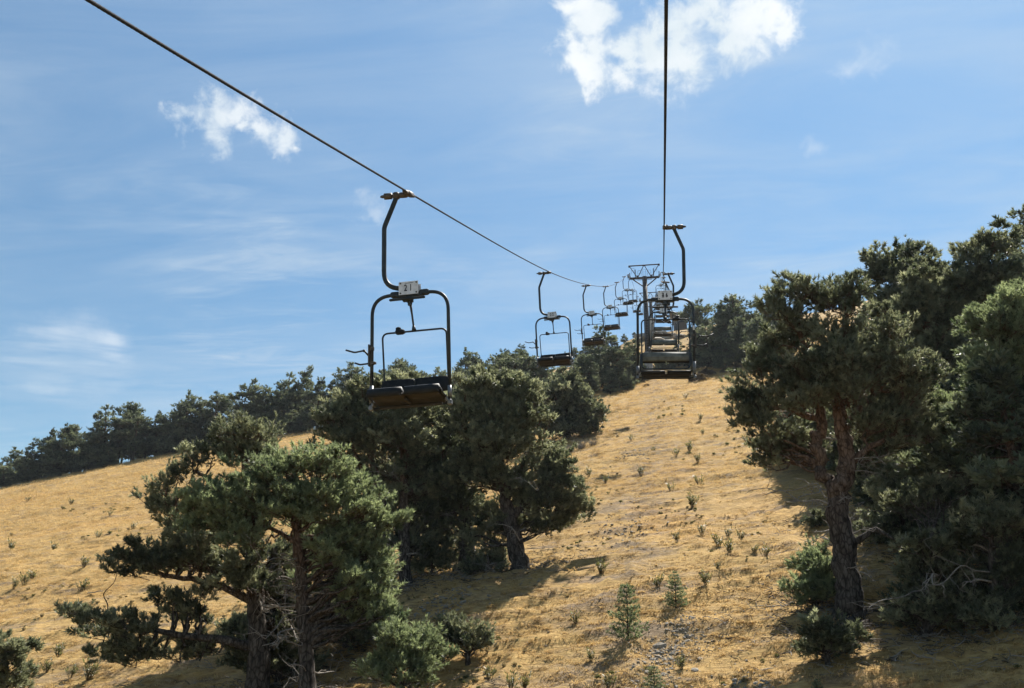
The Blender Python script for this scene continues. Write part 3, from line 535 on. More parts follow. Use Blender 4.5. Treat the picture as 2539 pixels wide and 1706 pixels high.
    def blobs(lst):
        cur = None
        for (x, y, z, r) in lst:
            vm = N('ShaderNodeVectorMath'); vm.operation = 'DISTANCE'
            Lk(Dw, vm.inputs[0]); vm.inputs[1].default_value = (x, y, z)
            v = math_('SUBTRACT', 1.0, math_('DIVIDE', vm.outputs['Value'], r))
            if cur is None: cur = v
            else:
                n = N('ShaderNodeMath'); n.operation = 'SMOOTH_MAX'; n.inputs[2].default_value = 0.25
                Lk(cur, n.inputs[0]); Lk(v, n.inputs[1]); cur = n.outputs[0]
        return cur
    nzs = math_('ADD', math_('MULTIPLY', math_('SUBTRACT', nz.outputs[0], 0.5), 3.2), math_('MULTIPLY', math_('SUBTRACT', nb.outputs[0], 0.5), 1.6))

    def cloud(lst, lo, hi, amt):
        return math_('MULTIPLY', maprange(math_('ADD', blobs(lst), nzs), lo, hi), amt)
    c1 = cloud(CLOUD_RIGHT, -0.60, 0.78, 0.97)
    c2 = cloud(CLOUD_LEFT, -0.5, 0.95, 0.82)
    c3 = cloud(CLOUD_FAINT, -0.7, 1.1, 0.36)
    c4 = math_('MULTIPLY', math_('MULTIPLY', maprange(blobs(CLOUD_WISP), -0.25, 0.8), maprange(nw.outputs[0], 0.36, 0.66)), 0.48)
    cum = math_('MAXIMUM', math_('MAXIMUM', c1, c2), math_('MAXIMUM', c3, c4))
    tint = N('ShaderNodeMix'); tint.data_type = 'RGBA'; tint.blend_type = 'MULTIPLY'
    tint.inputs['Factor'].default_value = 1.0
    Lk(sky.outputs[0], tint.inputs['A']); tint.inputs['B'].default_value = SKY_TINT
    # clear dry air : the sky pales less towards the horizon than the model does, the same all round
    dry = N('ShaderNodeVectorMath'); dry.operation = 'SCALE'; dry.inputs[0].default_value = SKY_TINT[:3]
    Lk(maprange(sep.outputs[2], 0.02, 0.60, 0.64, 1.06, False), dry.inputs['Scale']); Lk(dry.outputs[0], tint.inputs['B'])
    m1 = N('ShaderNodeMix'); m1.data_type = 'RGBA'
    Lk(cir, m1.inputs['Factor']); Lk(tint.outputs['Result'], m1.inputs['A']); m1.inputs['B'].default_value = CIRRUS
    m2 = N('ShaderNodeMix'); m2.data_type = 'RGBA'
    shade = N('ShaderNodeMix'); shade.data_type = 'RGBA'
    Lk(maprange(nb.outputs[0], 0.35, 0.65), shade.inputs['Factor'])
    shade.inputs['A'].default_value = CUMULUS_DIM; shade.inputs['B'].default_value = CUMULUS
    Lk(cum, m2.inputs['Factor']); Lk(m1.outputs['Result'], m2.inputs['A']); Lk(shade.outputs['Result'], m2.inputs['B'])
    Lk(m2.outputs['Result'], bg.inputs[0]); Lk(bg.outputs[0], out.inputs[0])


SKY_STRENGTH = 0.068
SKY_TINT = (0.79, 1.02, 1.01, 1)
CIRRUS = (3.7, 4.5, 5.3, 1)
CUMULUS = (6.4, 6.6, 6.7, 1)
CUMULUS_DIM = (4.9, 5.5, 5.9, 1)
build_world()

# ------------------------------------------------------------------ terrain
def sstep(a, b, x):
    t = np.clip((x - a) / (b - a), 0, 1)
    return t * t * (3 - 2 * t)


def hill(x, y):
    """Height of the hillside in metres; the eye is at the origin."""
    x = np.asarray(x, float); y = np.asarray(y, float)
    yc = np.clip(y, -60, 180); xc = np.clip(x, -140, 90)
    z = -7 + .318 * yc + .00018 * np.clip(yc, 0, 130) ** 2 + .10 * xc
    xl = np.clip(-xc - 8, 0, None)
    z = z - .00035 * xl ** 2 * sstep(0, 60, yc) - .00010 * xl * np.clip(yc - 20, 0, None)
    z = z + .14 * np.clip(xc - 5.5, 0, 40) * sstep(10, 22, yc)
    wl = sstep(-18, -40, xc)
    z = z - wl * .006 * np.clip(yc - 94, 0, None) ** 2
    z = z + (1 - wl) * .0022 * np.clip(yc - 100, 0, 40) ** 2 * sstep(30, 6, xc) * sstep(-13, -3, xc)
    z = z - (1 - wl) * .008 * np.clip(yc - 140, 0, None) ** 2
    far = np.hypot(x - xc, y - yc)
    return z - .10 * far


def _hash(ix, iy, seed):
    h = (ix.astype(np.int64) * 374761393 + iy.astype(np.int64) * 668265263 + seed * 1442695041) & 0x7fffffff
    h = ((h ^ (h >> 13)) * 1274126177) & 0x7fffffff
    return ((h ^ (h >> 16)) & 0xffff) / 65535.0


def vnoise(x, y, seed=0):
    ix = np.floor(x); iy = np.floor(y); fx = x - ix; fy = y - iy
    fx = fx * fx * (3 - 2 * fx); fy = fy * fy * (3 - 2 * fy)
    ix = ix.astype(np.int64); iy = iy.astype(np.int64)
    a = _hash(ix, iy, seed); b = _hash(ix + 1, iy, seed); c = _hash(ix, iy + 1, seed); d = _hash(ix + 1, iy + 1, seed)
    return (a * (1 - fx) + b * fx) * (1 - fy) + (c * (1 - fx) + d * fx) * fy


def micro(x, y):
    """Small terraces and hummocks that run across the slope."""
    x = np.asarray(x, float); y = np.asarray(y, float)
    yy = y - .10 * x + 1.2 * (vnoise(x * .22, y * .22, 7) - .5)
    n1 = vnoise(x * .42, yy * 1.25, 1); n2 = vnoise(x * .9, yy * 2.6, 2); n3 = vnoise(x * 2.2, yy * 5.2, 3); n0 = vnoise(x * .13, y * .16, 4)
    ter = np.abs(n1 - .5) * 2
    fade = sstep(150, 60, np.hypot(x, y))
    n4 = vnoise(x * 4.4, yy * 8.5, 5)
    rough = .45 + .9 * vnoise(x * .3, y * .45, 6)
    step = np.clip((.36 - ter) / .36, 0, 1) ** 1.5
    return (.13 * step + .055 * (n2 - .5) + rough * (.065 * (n3 - .5) + .055 * (n4 - .5))) * fade + .5 * (n0 - .5)


def ground(x, y):
    return hill(x, y) + micro(x, y)


# ------------------------------------------------------------------ mesh helpers
class Acc:
    def __init__(self): self.v = []; self.q = []; self.t = []; self.n = 0; self.tone = []
    def add(self, v, quads=None, tris=None, tone=None):
        v = np.asarray(v, float).reshape(-1, 3)
        if quads is not None and len(quads): self.q.append(np.asarray(quads, np.int64).reshape(-1, 4) + self.n)
        if tris is not None and len(tris): self.t.append(np.asarray(tris, np.int64).reshape(-1, 3) + self.n)
        self.v.append(v); self.n += len(v)
        self.tone.append(np.zeros(len(v)) if tone is None else np.broadcast_to(tone, (len(v),)))
    def mesh(self, name, mat, smooth=True, tone=False):
        me = bpy.data.meshes.new(name)
        v = np.concatenate(self.v)
        q = np.concatenate(self.q) if self.q else np.zeros((0, 4), np.int64)
        t = np.concatenate(self.t) if self.t else np.zeros((0, 3), np.int64)
        me.vertices.add(len(v)); me.vertices.foreach_set('co', v.astype(np.float32).ravel())
        loops = np.concatenate([q.ravel(), t.ravel()])
        me.loops.add(len(loops)); me.loops.foreach_set('vertex_index', loops.astype(np.int32))
        tot = np.concatenate([np.full(len(q), 4), np.full(len(t), 3)]).astype(np.int32)
        st = np.concatenate([[0], np.cumsum(tot)[:-1]]).astype(np.int32)
        me.polygons.add(len(tot)); me.polygons.foreach_set('loop_start', st); me.polygons.foreach_set('loop_total', tot)
        me.polygons.foreach_set('use_smooth', np.full(len(tot), smooth))
        if tone:
            a = me.attributes.new('tone', 'FLOAT', 'POINT'); a.data.foreach_set('value', np.concatenate(self.tone).astype(np.float32))
        me.update(calc_edges=True)
        me.materials.append(mat)
        return me


def link(name, mesh, parent=None, loc=None):
    o = bpy.data.objects.new(name, mesh)
    COL.objects.link(o)
    if parent is not None: o.parent = parent
    if loc is not None: o.location = loc
    return o


def thing(name, label, cat, loc=(0, 0, 0), rotz=0.0, group=None):
    o = bpy.data.objects.new(name, None)
    o.empty_display_size = 0.3
    COL.objects.link(o)
    o.location = loc; o.rotation_euler = (0, 0, rotz)
    return tag(o, label, cat, group)


def tag(o, label, cat, group=None):
    o['label'] = label; o['category'] = cat
    if group: o['group'] = group
    return o


def copy_tree(o, parent=None):
    c = o.copy(); COL.objects.link(c)
    if parent is not None: c.parent = parent
    for ch in list(o.children): copy_tree(ch, c)
    return c


def fillet(pts, rad, seg=6):
    pts = [np.array(p, float) for p in pts]
    out = [pts[0]]
    for i in range(1, len(pts) - 1):
        p, a, b = pts[i], pts[i - 1], pts[i + 1]
        ra = rad[i] if isinstance(rad, (list, tuple)) else rad
        d1 = (a - p); d2 = (b - p); l1, l2 = np.linalg.norm(d1), np.linalg.norm(d2)
        ca = np.clip(d1 @ d2 / l1 / l2, -1, 1); ang = math.acos(ca)
        t = min(ra / math.tan(ang / 2), (.95 if i == 1 else .49) * l1, (.95 if i == len(pts) - 2 else .49) * l2) if ang < 3.1 else 0
        if t < 1e-4: out.append(p); continue
        s = p + d1 / l1 * t; e = p + d2 / l2 * t
        for k in range(seg + 1):
            u = k / seg; out.append((1 - u) ** 2 * s + 2 * u * (1 - u) * p + u * u * e)
    out.append(pts[-1])
    return np.array(out)


def tube(acc, pts, rad, sides=8, cap=True, closed=False, tone=None):
    pts = np.asarray(pts, float); n = len(pts)
    rad = np.broadcast_to(np.asarray(rad, float), (n,))
    if closed: tg = np.roll(pts, -1, 0) - np.roll(pts, 1, 0)
    else: tg = np.gradient(pts, axis=0)
    tg = tg / np.maximum(np.linalg.norm(tg, axis=1, keepdims=True), 1e-9)
    ref = np.array([0, 0, 1.]) if abs(tg[0][2]) < .9 else np.array([1., 0, 0])
    u = np.cross(tg[0], ref); u /= np.linalg.norm(u)
    U = np.zeros_like(pts)
    for i in range(n):
        u = u - tg[i] * (u @ tg[i]); u = u / max(np.linalg.norm(u), 1e-9); U[i] = u
    W = np.cross(tg, U)
    a = np.arange(sides) * 2 * math.pi / sides
    V = pts[:, None, :] + rad[:, None, None] * (np.cos(a)[None, :, None] * U[:, None, :] + np.sin(a)[None, :, None] * W[:, None, :])
    m = n if closed else n - 1
    i = np.arange(m)[:, None] * sides; j = np.arange(sides)[None, :]
    i2 = ((np.arange(m) + 1) % n)[:, None] * sides; j2 = (j + 1) % sides
    q = np.stack([i + j, i + j2, i2 + j2, i2 + j], -1).reshape(-1, 4)
    V = V.reshape(-1, 3); tr = None
    if cap and not closed:
        V = np.concatenate([V, pts[:1], pts[-1:]]); c0 = n * sides
        jj = np.arange(sides); j3 = (jj + 1) % sides
        tr = np.concatenate([np.stack([np.full(sides, c0), j3, jj], -1), np.stack([np.full(sides, c0 + 1), (n - 1) * sides + jj, (n - 1) * sides + j3], -1)])
    acc.add(V, q, tr, tone)


def box(acc, c, s, bev=0.006, rot=None):
    """Box with chamfered edges (an octagonal prism stack), centre c and size s."""
    hx, hy, hz = [k / 2 for k in s]
    b = min(bev, hx * .45, hy * .45, hz * .45)
    V = []
    for z, ins in ((-hz, b), (-hz + b, 0), (hz - b, 0), (hz, b)):
        ax, ay = hx - ins, hy - ins
        V += [(-ax + b, -ay, z), (ax - b, -ay, z), (ax, -ay + b, z), (ax, ay - b, z), (ax - b, ay, z), (-ax + b, ay, z), (-ax, ay - b, z), (-ax, -ay + b, z)]
    V = np.array(V)
    q = [(k * 8 + j, k * 8 + (j + 1) % 8, (k + 1) * 8 + (j + 1) % 8, (k + 1) * 8 + j) for k in range(3) for j in range(8)]
    for o, fl in ((0, 1), (24, 0)):
        for (a_, b_, c_, d_) in ((0, 1, 2, 3), (0, 3, 4, 7), (4, 5, 6, 7)):
            f = (o + a_, o + b_, o + c_, o + d_); q.append(f[::-1] if fl else f)
    if rot is not None: V = V @ np.array(rot.to_3x3()).T if isinstance(rot, Matrix) else V @ rot.T
    acc.add(V + np.array(c), q)


def catmull(P, seg=5):
    P = np.asarray(P, float); out = []
    for i in range(len(P) - 1):
        p0 = P[max(i - 1, 0)]; p1 = P[i]; p2 = P[i + 1]; p3 = P[min(i + 2, len(P) - 1)]
        for k in range(seg):
            t = k / seg
            out.append(.5 * ((2 * p1) + (p2 - p0) * t + (2 * p0 - 5 * p1 + 4 * p2 - p3) * t * t + (3 * p1 - p0 - 3 * p2 + p3) * t ** 3))
    out.append(P[-1])
    return np.array(out)


# ------------------------------------------------------------------ materials
def new_mat(name):
    m = bpy.data.materials.new(name); m.use_nodes = True
    nt = m.node_tree
    return m, nt, nt.nodes['Principled BSDF'], nt.nodes['Material Output']


def ramp_nodes(nt, fac, stops):
    r = nt.nodes.new('ShaderNodeValToRGB')
    el = r.color_ramp.elements
    while len(el) < len(stops): el.new(0.5)
    for e, (p, c) in zip(el, stops): e.position = p; e.color = (*c, 1)
    nt.links.new(fac, r.inputs[0])
    return r.outputs[0]


def noise_nodes(nt, scale, detail=5, rough=.55, vec=None, coord='Object', dist=0.0, mapscale=None):
    n = nt.nodes.new('ShaderNodeTexNoise')
    n.inputs['Scale'].default_value = scale; n.inputs['Detail'].default_value = detail; n.inputs['Roughness'].default_value = rough; n.inputs['Distortion'].default_value = dist
    if vec is None:
        tc = nt.nodes.new('ShaderNodeTexCoord'); vec = tc.outputs[coord]
    if mapscale is not None:
        mp = nt.nodes.new('ShaderNodeMapping'); nt.links.new(vec, mp.inputs[0]); mp.inputs['Scale'].default_value = mapscale; vec = mp.outputs[0]
    nt.links.new(vec, n.inputs['Vector'])
    return n.outputs[0]


def bump_nodes(nt, bsdf, h, strength, dist):
    b = nt.nodes.new('ShaderNodeBump'); b.inputs['Strength'].default_value = strength; b.inputs['Distance'].default_value = dist
    nt.links.new(h, b.inputs['Height']); nt.links.new(b.outputs[0], bsdf.inputs['Normal'])


def simple_mat(name, c1, c2, rough=.55, metal=0.0, scale=14.0, bump=.15, spec=.4):
    m, nt, b, o = new_mat(name)
    f = noise_nodes(nt, scale, 7, .62)
    nt.links.new(ramp_nodes(nt, f, [(.32, c1), (.70, c2)]), b.inputs['Base Color'])
    b.inputs['Roughness'].default_value = rough; b.inputs['Metallic'].default_value = metal
    b.inputs['Specular IOR Level'].default_value = spec
    if bump: bump_nodes(nt, b, f, bump, .01)
    return m


def needle_mat(name, dark, mid, light, trans=.28):
    m, nt, b, o = new_mat(name)
    at = nt.nodes.new('ShaderNodeAttribute'); at.attribute_name = 'tone'
    col = ramp_nodes(nt, at.outputs['Fac'], [(0.0, dark), (.5, mid), (1.0, light)])
    nt.links.new(col, b.inputs['Base Color'])
    b.inputs['Roughness'].default_value = .5; b.inputs['Specular IOR Level'].default_value = .4
    tr = nt.nodes.new('ShaderNodeBsdfTranslucent')
    sat = nt.nodes.new('ShaderNodeMix'); sat.data_type = 'RGBA'; sat.blend_type = 'MULTIPLY'; sat.inputs['Factor'].default_value = 1
    sat.clamp_result = False; nt.links.new(col, sat.inputs['A']); sat.inputs['B'].default_value = (1.5, 1.5, 1.25, 1)      # light through a needle is paler
    nt.links.new(sat.outputs['Result'], tr.inputs[0])
    mx = nt.nodes.new('ShaderNodeMixShader'); mx.inputs[0].default_value = trans
    nt.links.new(b.outputs[0], mx.inputs[1]); nt.links.new(tr.outputs[0], mx.inputs[2]); nt.links.new(mx.outputs[0], o.inputs[0])
    return m


M = {}
M['needles'] = needle_mat('pine_needles', (.040, .052, .031), (.142, .153, .096), (.262, .27, .176), .48)
M['needles_green'] = needle_mat('pine_needles_green', (.034, .054, .028), (.128, .156, .086), (.225, .262, .145), .50)
M['needles_far'] = needle_mat('pine_needles_far', (.036, .049, .034), (.100, .120, .076), (.20, .218, .136), .44)
M['herb'] = needle_mat('herb_leaf', (.06, .066, .024), (.105, .108, .04), (.165, .155, .062), .4)
M['brown_leaf'] = needle_mat('dry_leaf', (.05, .036, .022), (.10, .075, .045), (.17, .13, .08), .2)
M['weed_leaf'] = needle_mat('dry_weed', (.12, .09, .05), (.22, .175, .095), (.34, .28, .15), .4)
M['dead_twig'] = simple_mat('dead_wood', (.10, .085, .07), (.30, .27, .23), .85, scale=20)
M['paint'] = simple_mat('chair_paint', (.010, .015, .018), (.030, .038, .042), .5, .1, 9, .08, .3)
M['steel'] = simple_mat('galvanised_steel', (.10, .11, .115), (.20, .21, .215), .5, .55, 16, .1)
M['grip'] = simple_mat('grip_iron', (.035, .033, .03), (.11, .09, .07), .6, .4, 22, .25)
M['rope'] = simple_mat('wire_rope', (.014, .016, .020), (.032, .035, .040), .85, 0, 60, .2, .1)
M['pad'] = simple_mat('seat_pad', (.005, .006, .006), (.012, .013, .013), .5, 0, 18, .1, .22)
M['pan'] = simple_mat('seat_pan', (.010, .009, .007), (.026, .021, .016), .7, 0, 10, .15)
M['panel'] = simple_mat('back_panel', (.05, .058, .052), (.15, .16, .145), .6, .1, 8, .1, .3)
M['plate'] = simple_mat('number_plate', (.42, .45, .48), (.66, .69, .72), .5, .1, 12, .05)
M['ink'] = simple_mat('plate_ink', (.008, .010, .02), (.02, .022, .03), .6, 0, 10, 0)
M['tower'] = simple_mat('tower_steel', (.026, .025, .026), (.055, .050, .048), .6, .1, 3, .08, .3)
M['concrete'] = simple_mat('concrete', (.26, .26, .25), (.42, .41, .39), .9, 0, 5, .2)
M['stone'] = simple_mat('limestone', (.13, .112, .088), (.30, .265, .215), .92, 0, 7, .5)
M['wood'] = simple_mat('dark_boards', (.035, .028, .022), (.10, .08, .06), .8, 0, 9, .2)
M['roof'] = simple_mat('sheet_roof', (.05, .05, .05), (.12, .115, .11), .6, .2, 6, .1)


def bark():
    m, nt, b, o = new_mat('pine_bark')
    tc = nt.nodes.new('ShaderNodeTexCoord')
    sep = nt.nodes.new('ShaderNodeSeparateXYZ'); nt.links.new(tc.outputs['Object'], sep.inputs[0])
    hi = nt.nodes.new('ShaderNodeMapRange'); nt.links.new(sep.outputs[2], hi.inputs[0]); hi.inputs[1].default_value = 1.6; hi.inputs[2].default_value = 4.2
    f = noise_nodes(nt, 11, 8, .68, tc.outputs['Object'], mapscale=(1, 1, .35))
    vo = nt.nodes.new('ShaderNodeTexVoronoi'); vo.feature = 'DISTANCE_TO_EDGE'; vo.inputs['Scale'].default_value = 13
    vm = nt.nodes.new('ShaderNodeMapping'); nt.links.new(tc.outputs['Object'], vm.inputs[0]); vm.inputs['Scale'].default_value = (1, 1, .4); nt.links.new(vm.outputs[0], vo.inputs['Vector'])
    vr = nt.nodes.new('ShaderNodeMapRange'); nt.links.new(vo.outputs['Distance'], vr.inputs[0]); vr.inputs[1].default_value = 0; vr.inputs[2].default_value = .16; vr.inputs[3].default_value = -.17; vr.inputs[4].default_value = .05
    fa = nt.nodes.new('ShaderNodeMath'); fa.operation = 'ADD'; nt.links.new(f, fa.inputs[0]); nt.links.new(vr.outputs[0], fa.inputs[1]); f = fa.outputs[0]
    lo = ramp_nodes(nt, f, [(.3, (.014, .012, .010)), (.5, (.055, .047, .040)), (.72, (.125, .11, .096))])
    up = ramp_nodes(nt, f, [(.3, (.045, .028, .019)), (.5, (.12, .075, .05)), (.75, (.22, .145, .10))])
    mx = nt.nodes.new('ShaderNodeMix'); mx.data_type = 'RGBA'
    nt.links.new(hi.outputs[0], mx.inputs['Factor']); nt.links.new(lo, mx.inputs['A']); nt.links.new(up, mx.inputs['B'])
    nt.links.new(mx.outputs['Result'], b.inputs['Base Color'])
    b.inputs['Roughness'].default_value = .95; b.inputs['Specular IOR Level'].default_value = .15
    bump_nodes(nt, b, f, .9, .05)
    return m


M['bark'] = bark()


def ground_mat():
    m, nt, b, o = new_mat('dry_meadow')
    tc = nt.nodes.new('ShaderNodeTexCoord'); P = tc.outputs['Object']
    big = noise_nodes(nt, .16, 5, .6, P, dist=.4)
    mid = noise_nodes(nt, 1.1, 7, .62, P, mapscale=(.5, 1.5, 1))
    fine = noise_nodes(nt, 9, 8, .7, P, mapscale=(.45, 1.6, 1))
    straw = ramp_nodes(nt, fine, [(.28, (.125, .080, .036)), (.42, (.275, .180, .074)), (.58, (.405, .270, .108)), (.8, (.48, .35, .165))])
    soil = ramp_nodes(nt, fine, [(.3, (.10, .072, .046)), (.55, (.22, .162, .105)), (.8, (.32, .265, .195))])
    sx = nt.nodes.new('ShaderNodeSeparateXYZ'); nt.links.new(P, sx.inputs[0])
    ab = nt.nodes.new('ShaderNodeMath'); ab.operation = 'ADD'; nt.links.new(sx.outputs[0], ab.inputs[0]); ab.inputs[1].default_value = 1.0
    ab2 = nt.nodes.new('ShaderNodeMath'); ab2.operation = 'ABSOLUTE'; nt.links.new(ab.outputs[0], ab2.inputs[0])
    band = nt.nodes.new('ShaderNodeMapRange'); band.interpolation_type = 'SMOOTHSTEP'; nt.links.new(ab2.outputs[0], band.inputs[0])
    for q, v in enumerate((2.6, .2, 0.0, .09)): band.inputs[q + 1].default_value = v          # worn stony strip under the lift
    mb = nt.nodes.new('ShaderNodeMath'); mb.operation = 'ADD'; nt.links.new(mid, mb.inputs[0]); nt.links.new(band.outputs[0], mb.inputs[1])
    bare = nt.nodes.new('ShaderNodeMapRange'); nt.links.new(mb.outputs[0], bare.inputs[0]); bare.inputs[1].default_value = .50; bare.inputs[2].default_value = .68
    mx = nt.nodes.new('ShaderNodeMix'); mx.data_type = 'RGBA'
    nt.links.new(bare.outputs[0], mx.inputs['Factor']); nt.links.new(straw, mx.inputs['A']); nt.links.new(soil, mx.inputs['B'])
    hue = ramp_nodes(nt, big, [(.28, (.70, .74, .74)), (.42, (.95, .96, .94)), (.55, (1, 1, 1)), (.7, (1.06, .98, .86))])
    ml = nt.nodes.new('ShaderNodeMix'); ml.data_type = 'RGBA'; ml.blend_type = 'MULTIPLY'; ml.inputs['Factor'].default_value = 1
    nt.links.new(mx.outputs['Result'], ml.inputs['A']); nt.links.new(hue, ml.inputs['B'])
    nt.links.new(ml.outputs['Result'], b.inputs['Base Color'])
    b.inputs['Roughness'].default_value = .95; b.inputs['Specular IOR Level'].default_value = .1
    add = nt.nodes.new('ShaderNodeMath'); add.operation = 'ADD'; nt.links.new(fine, add.inputs[0]); nt.links.new(mid, add.inputs[1])
    bump_nodes(nt, b, add.outputs[0], .6, .10)
    return m


def grass_mat():
    m, nt, b, o = new_mat('straw_blades')
    oi = nt.nodes.new('ShaderNodeObjectInfo')
    geo = nt.nodes.new('ShaderNodeNewGeometry')
    pn = noise_nodes(nt, .35, 4, .6, geo.outputs['Position'])
    add = nt.nodes.new('ShaderNodeMath'); add.operation = 'MULTIPLY_ADD'; nt.links.new(oi.outputs['Random'], add.inputs[0]); add.inputs[1].default_value = .62
    nt.links.new(pn, add.inputs[2])
    sb = nt.nodes.new('ShaderNodeMath'); sb.operation = 'SUBTRACT'; nt.links.new(add.outputs[0], sb.inputs[0]); sb.inputs[1].default_value = .31
    col = ramp_nodes(nt, sb.outputs[0], [(.12, (.22, .142, .06)), (.35, (.43, .290, .112)), (.62, (.56, .385, .155)), (.9, (.62, .475, .24))])
    nt.links.new(col, b.inputs['Base Color'])
    b.inputs['Roughness'].default_value = .8; b.inputs['Specular IOR Level'].default_value = .25
    tr = nt.nodes.new('ShaderNodeBsdfTranslucent'); nt.links.new(col, tr.inputs[0])
    mx = nt.nodes.new('ShaderNodeMixShader'); mx.inputs[0].default_value = .5
    nt.links.new(b.outputs[0], mx.inputs[1]); nt.links.new(tr.outputs[0], mx.inputs[2]); nt.links.new(mx.outputs[0], o.inputs[0])
    return m


M['ground'] = ground_mat()
M['grass'] = grass_mat()

# ------------------------------------------------------------------ the hillside : one sheet to the horizon
def build_ground():
    az_in = np.linspace(R(-48), R(40), 520)
    az_out = np.linspace(R(40), R(312), 60)[1:-1]
    az = np.concatenate([az_in, az_out]); na = len(az)
    rr = np.concatenate([np.linspace(.5, 12, 14), np.geomspace(12.5, 160, 400), np.geomspace(172, 900, 24)])
    A, RR = np.meshgrid(az, rr)
    x = RR * np.sin(A); y = RR * np.cos(A); z = ground(x, y)
    acc = Acc()
    n = len(rr)
    i = np.arange(n - 1)[:, None] * na; j = np.arange(na)[None, :]; j2 = (j + 1) % na
    q = np.stack([i + j, i + na + j, i + na + j2, i + j2], -1).reshape(-1, 4)
    v = np.stack([x, y, z], -1).reshape(-1, 3)
    c = len(v); v = np.concatenate([v, [[0, 0, float(ground(0, 0))]]])
    jj = np.arange(na); tr = np.stack([np.full(na, c), jj, (jj + 1) % na], -1)
    acc.add(v, q[:, ::-1], tr[:, ::-1])
    o = link('hillside', acc.mesh('hillside', M['ground']))
    o['kind'] = 'structure'
    o['label'] = 'steep hillside of dry golden grass'


build_ground()

# ------------------------------------------------------------------ ropes
RX, LX = 0.14, -3.44
_ry = np.array([p[0] for p in ROPE]); _rz = np.array([p[1] for p in ROPE])
_sl = np.gradient(_rz, _ry)


def rope_z(y):
    y = np.asarray(y, float)
    i = np.clip(np.searchsorted(_ry, y) - 1, 0, len(_ry) - 2)
    h = _ry[i + 1] - _ry[i]; t = (y - _ry[i]) / h
    h00 = 2 * t ** 3 - 3 * t ** 2 + 1; h10 = t ** 3 - 2 * t ** 2 + t; h01 = -2 * t ** 3 + 3 * t ** 2; h11 = t ** 3 - t ** 2
    return h00 * _rz[i] + h10 * h * _sl[i] + h01 * _rz[i + 1] + h11 * h * _sl[i + 1]


def build_rope(x, label):
    ys = np.concatenate([np.linspace(-30, 0, 30)[:-1], np.arange(0, 24, .018), np.arange(24, 152.1, .5)])
    zs = np.where(ys < 0, 2.5 + ys * .28, rope_z(np.maximum(ys, 0)))
    P = np.stack([np.full_like(ys, x), ys, zs], -1)
    acc = Acc(); sides = 12
    tg = np.gradient(P, axis=0); tg /= np.linalg.norm(tg, axis=1, keepdims=True)
    U = np.tile([1., 0, 0], (len(P), 1)); W = np.cross(tg, U)
    a = np.arange(sides) * 2 * math.pi / sides
    tw = ys / .30 * 2 * math.pi
    tw = np.where(np.abs(ys - 12) < 12.5, tw, 0)
    ang = a[None, :] + tw[:, None]
    rad = .0138 + .0006 * np.cos(6 * a)[None, :] * np.ones((len(P), 1))
    V = P[:, None, :] + rad[:, :, None] * (np.cos(ang)[:, :, None] * U[:, None, :] + np.sin(ang)[:, :, None] * W[:, None, :])
    n = len(P); i = np.arange(n - 1)[:, None] * sides; j = np.arange(sides)[None, :]; j2 = (j + 1) % sides
    acc.add(V, np.stack([i + j, i + j2, i + sides + j2, i + sides + j], -1).reshape(-1, 4))
    tag(link('haul_rope', acc.mesh('haul_rope', M['rope'])), label, 'rope', 'haul ropes of the chairlift')


build_rope(LX, 'steel haul rope on the left, sweeping from the upper left corner past chair 21')
build_rope(RX, 'steel haul rope on the right, running straight overhead down to chair 46')

# ------------------------------------------------------------------ chairs
def text_mesh(ch, size, mat):
    cu = bpy.data.curves.new('digit', 'FONT'); cu.body = ch; cu.size = size; cu.align_x = 'CENTER'; cu.align_y = 'CENTER'; cu.extrude = .001; cu.offset = .002
    ob = bpy.data.objects.new('digit_tmp', cu); COL.objects.link(ob)
    dg = bpy.context.evaluated_depsgraph_get()
    me = bpy.data.meshes.new_from_object(ob.evaluated_get(dg))
    bpy.data.objects.remove(ob)
    me.materials.clear(); me.materials.append(mat)
    return me


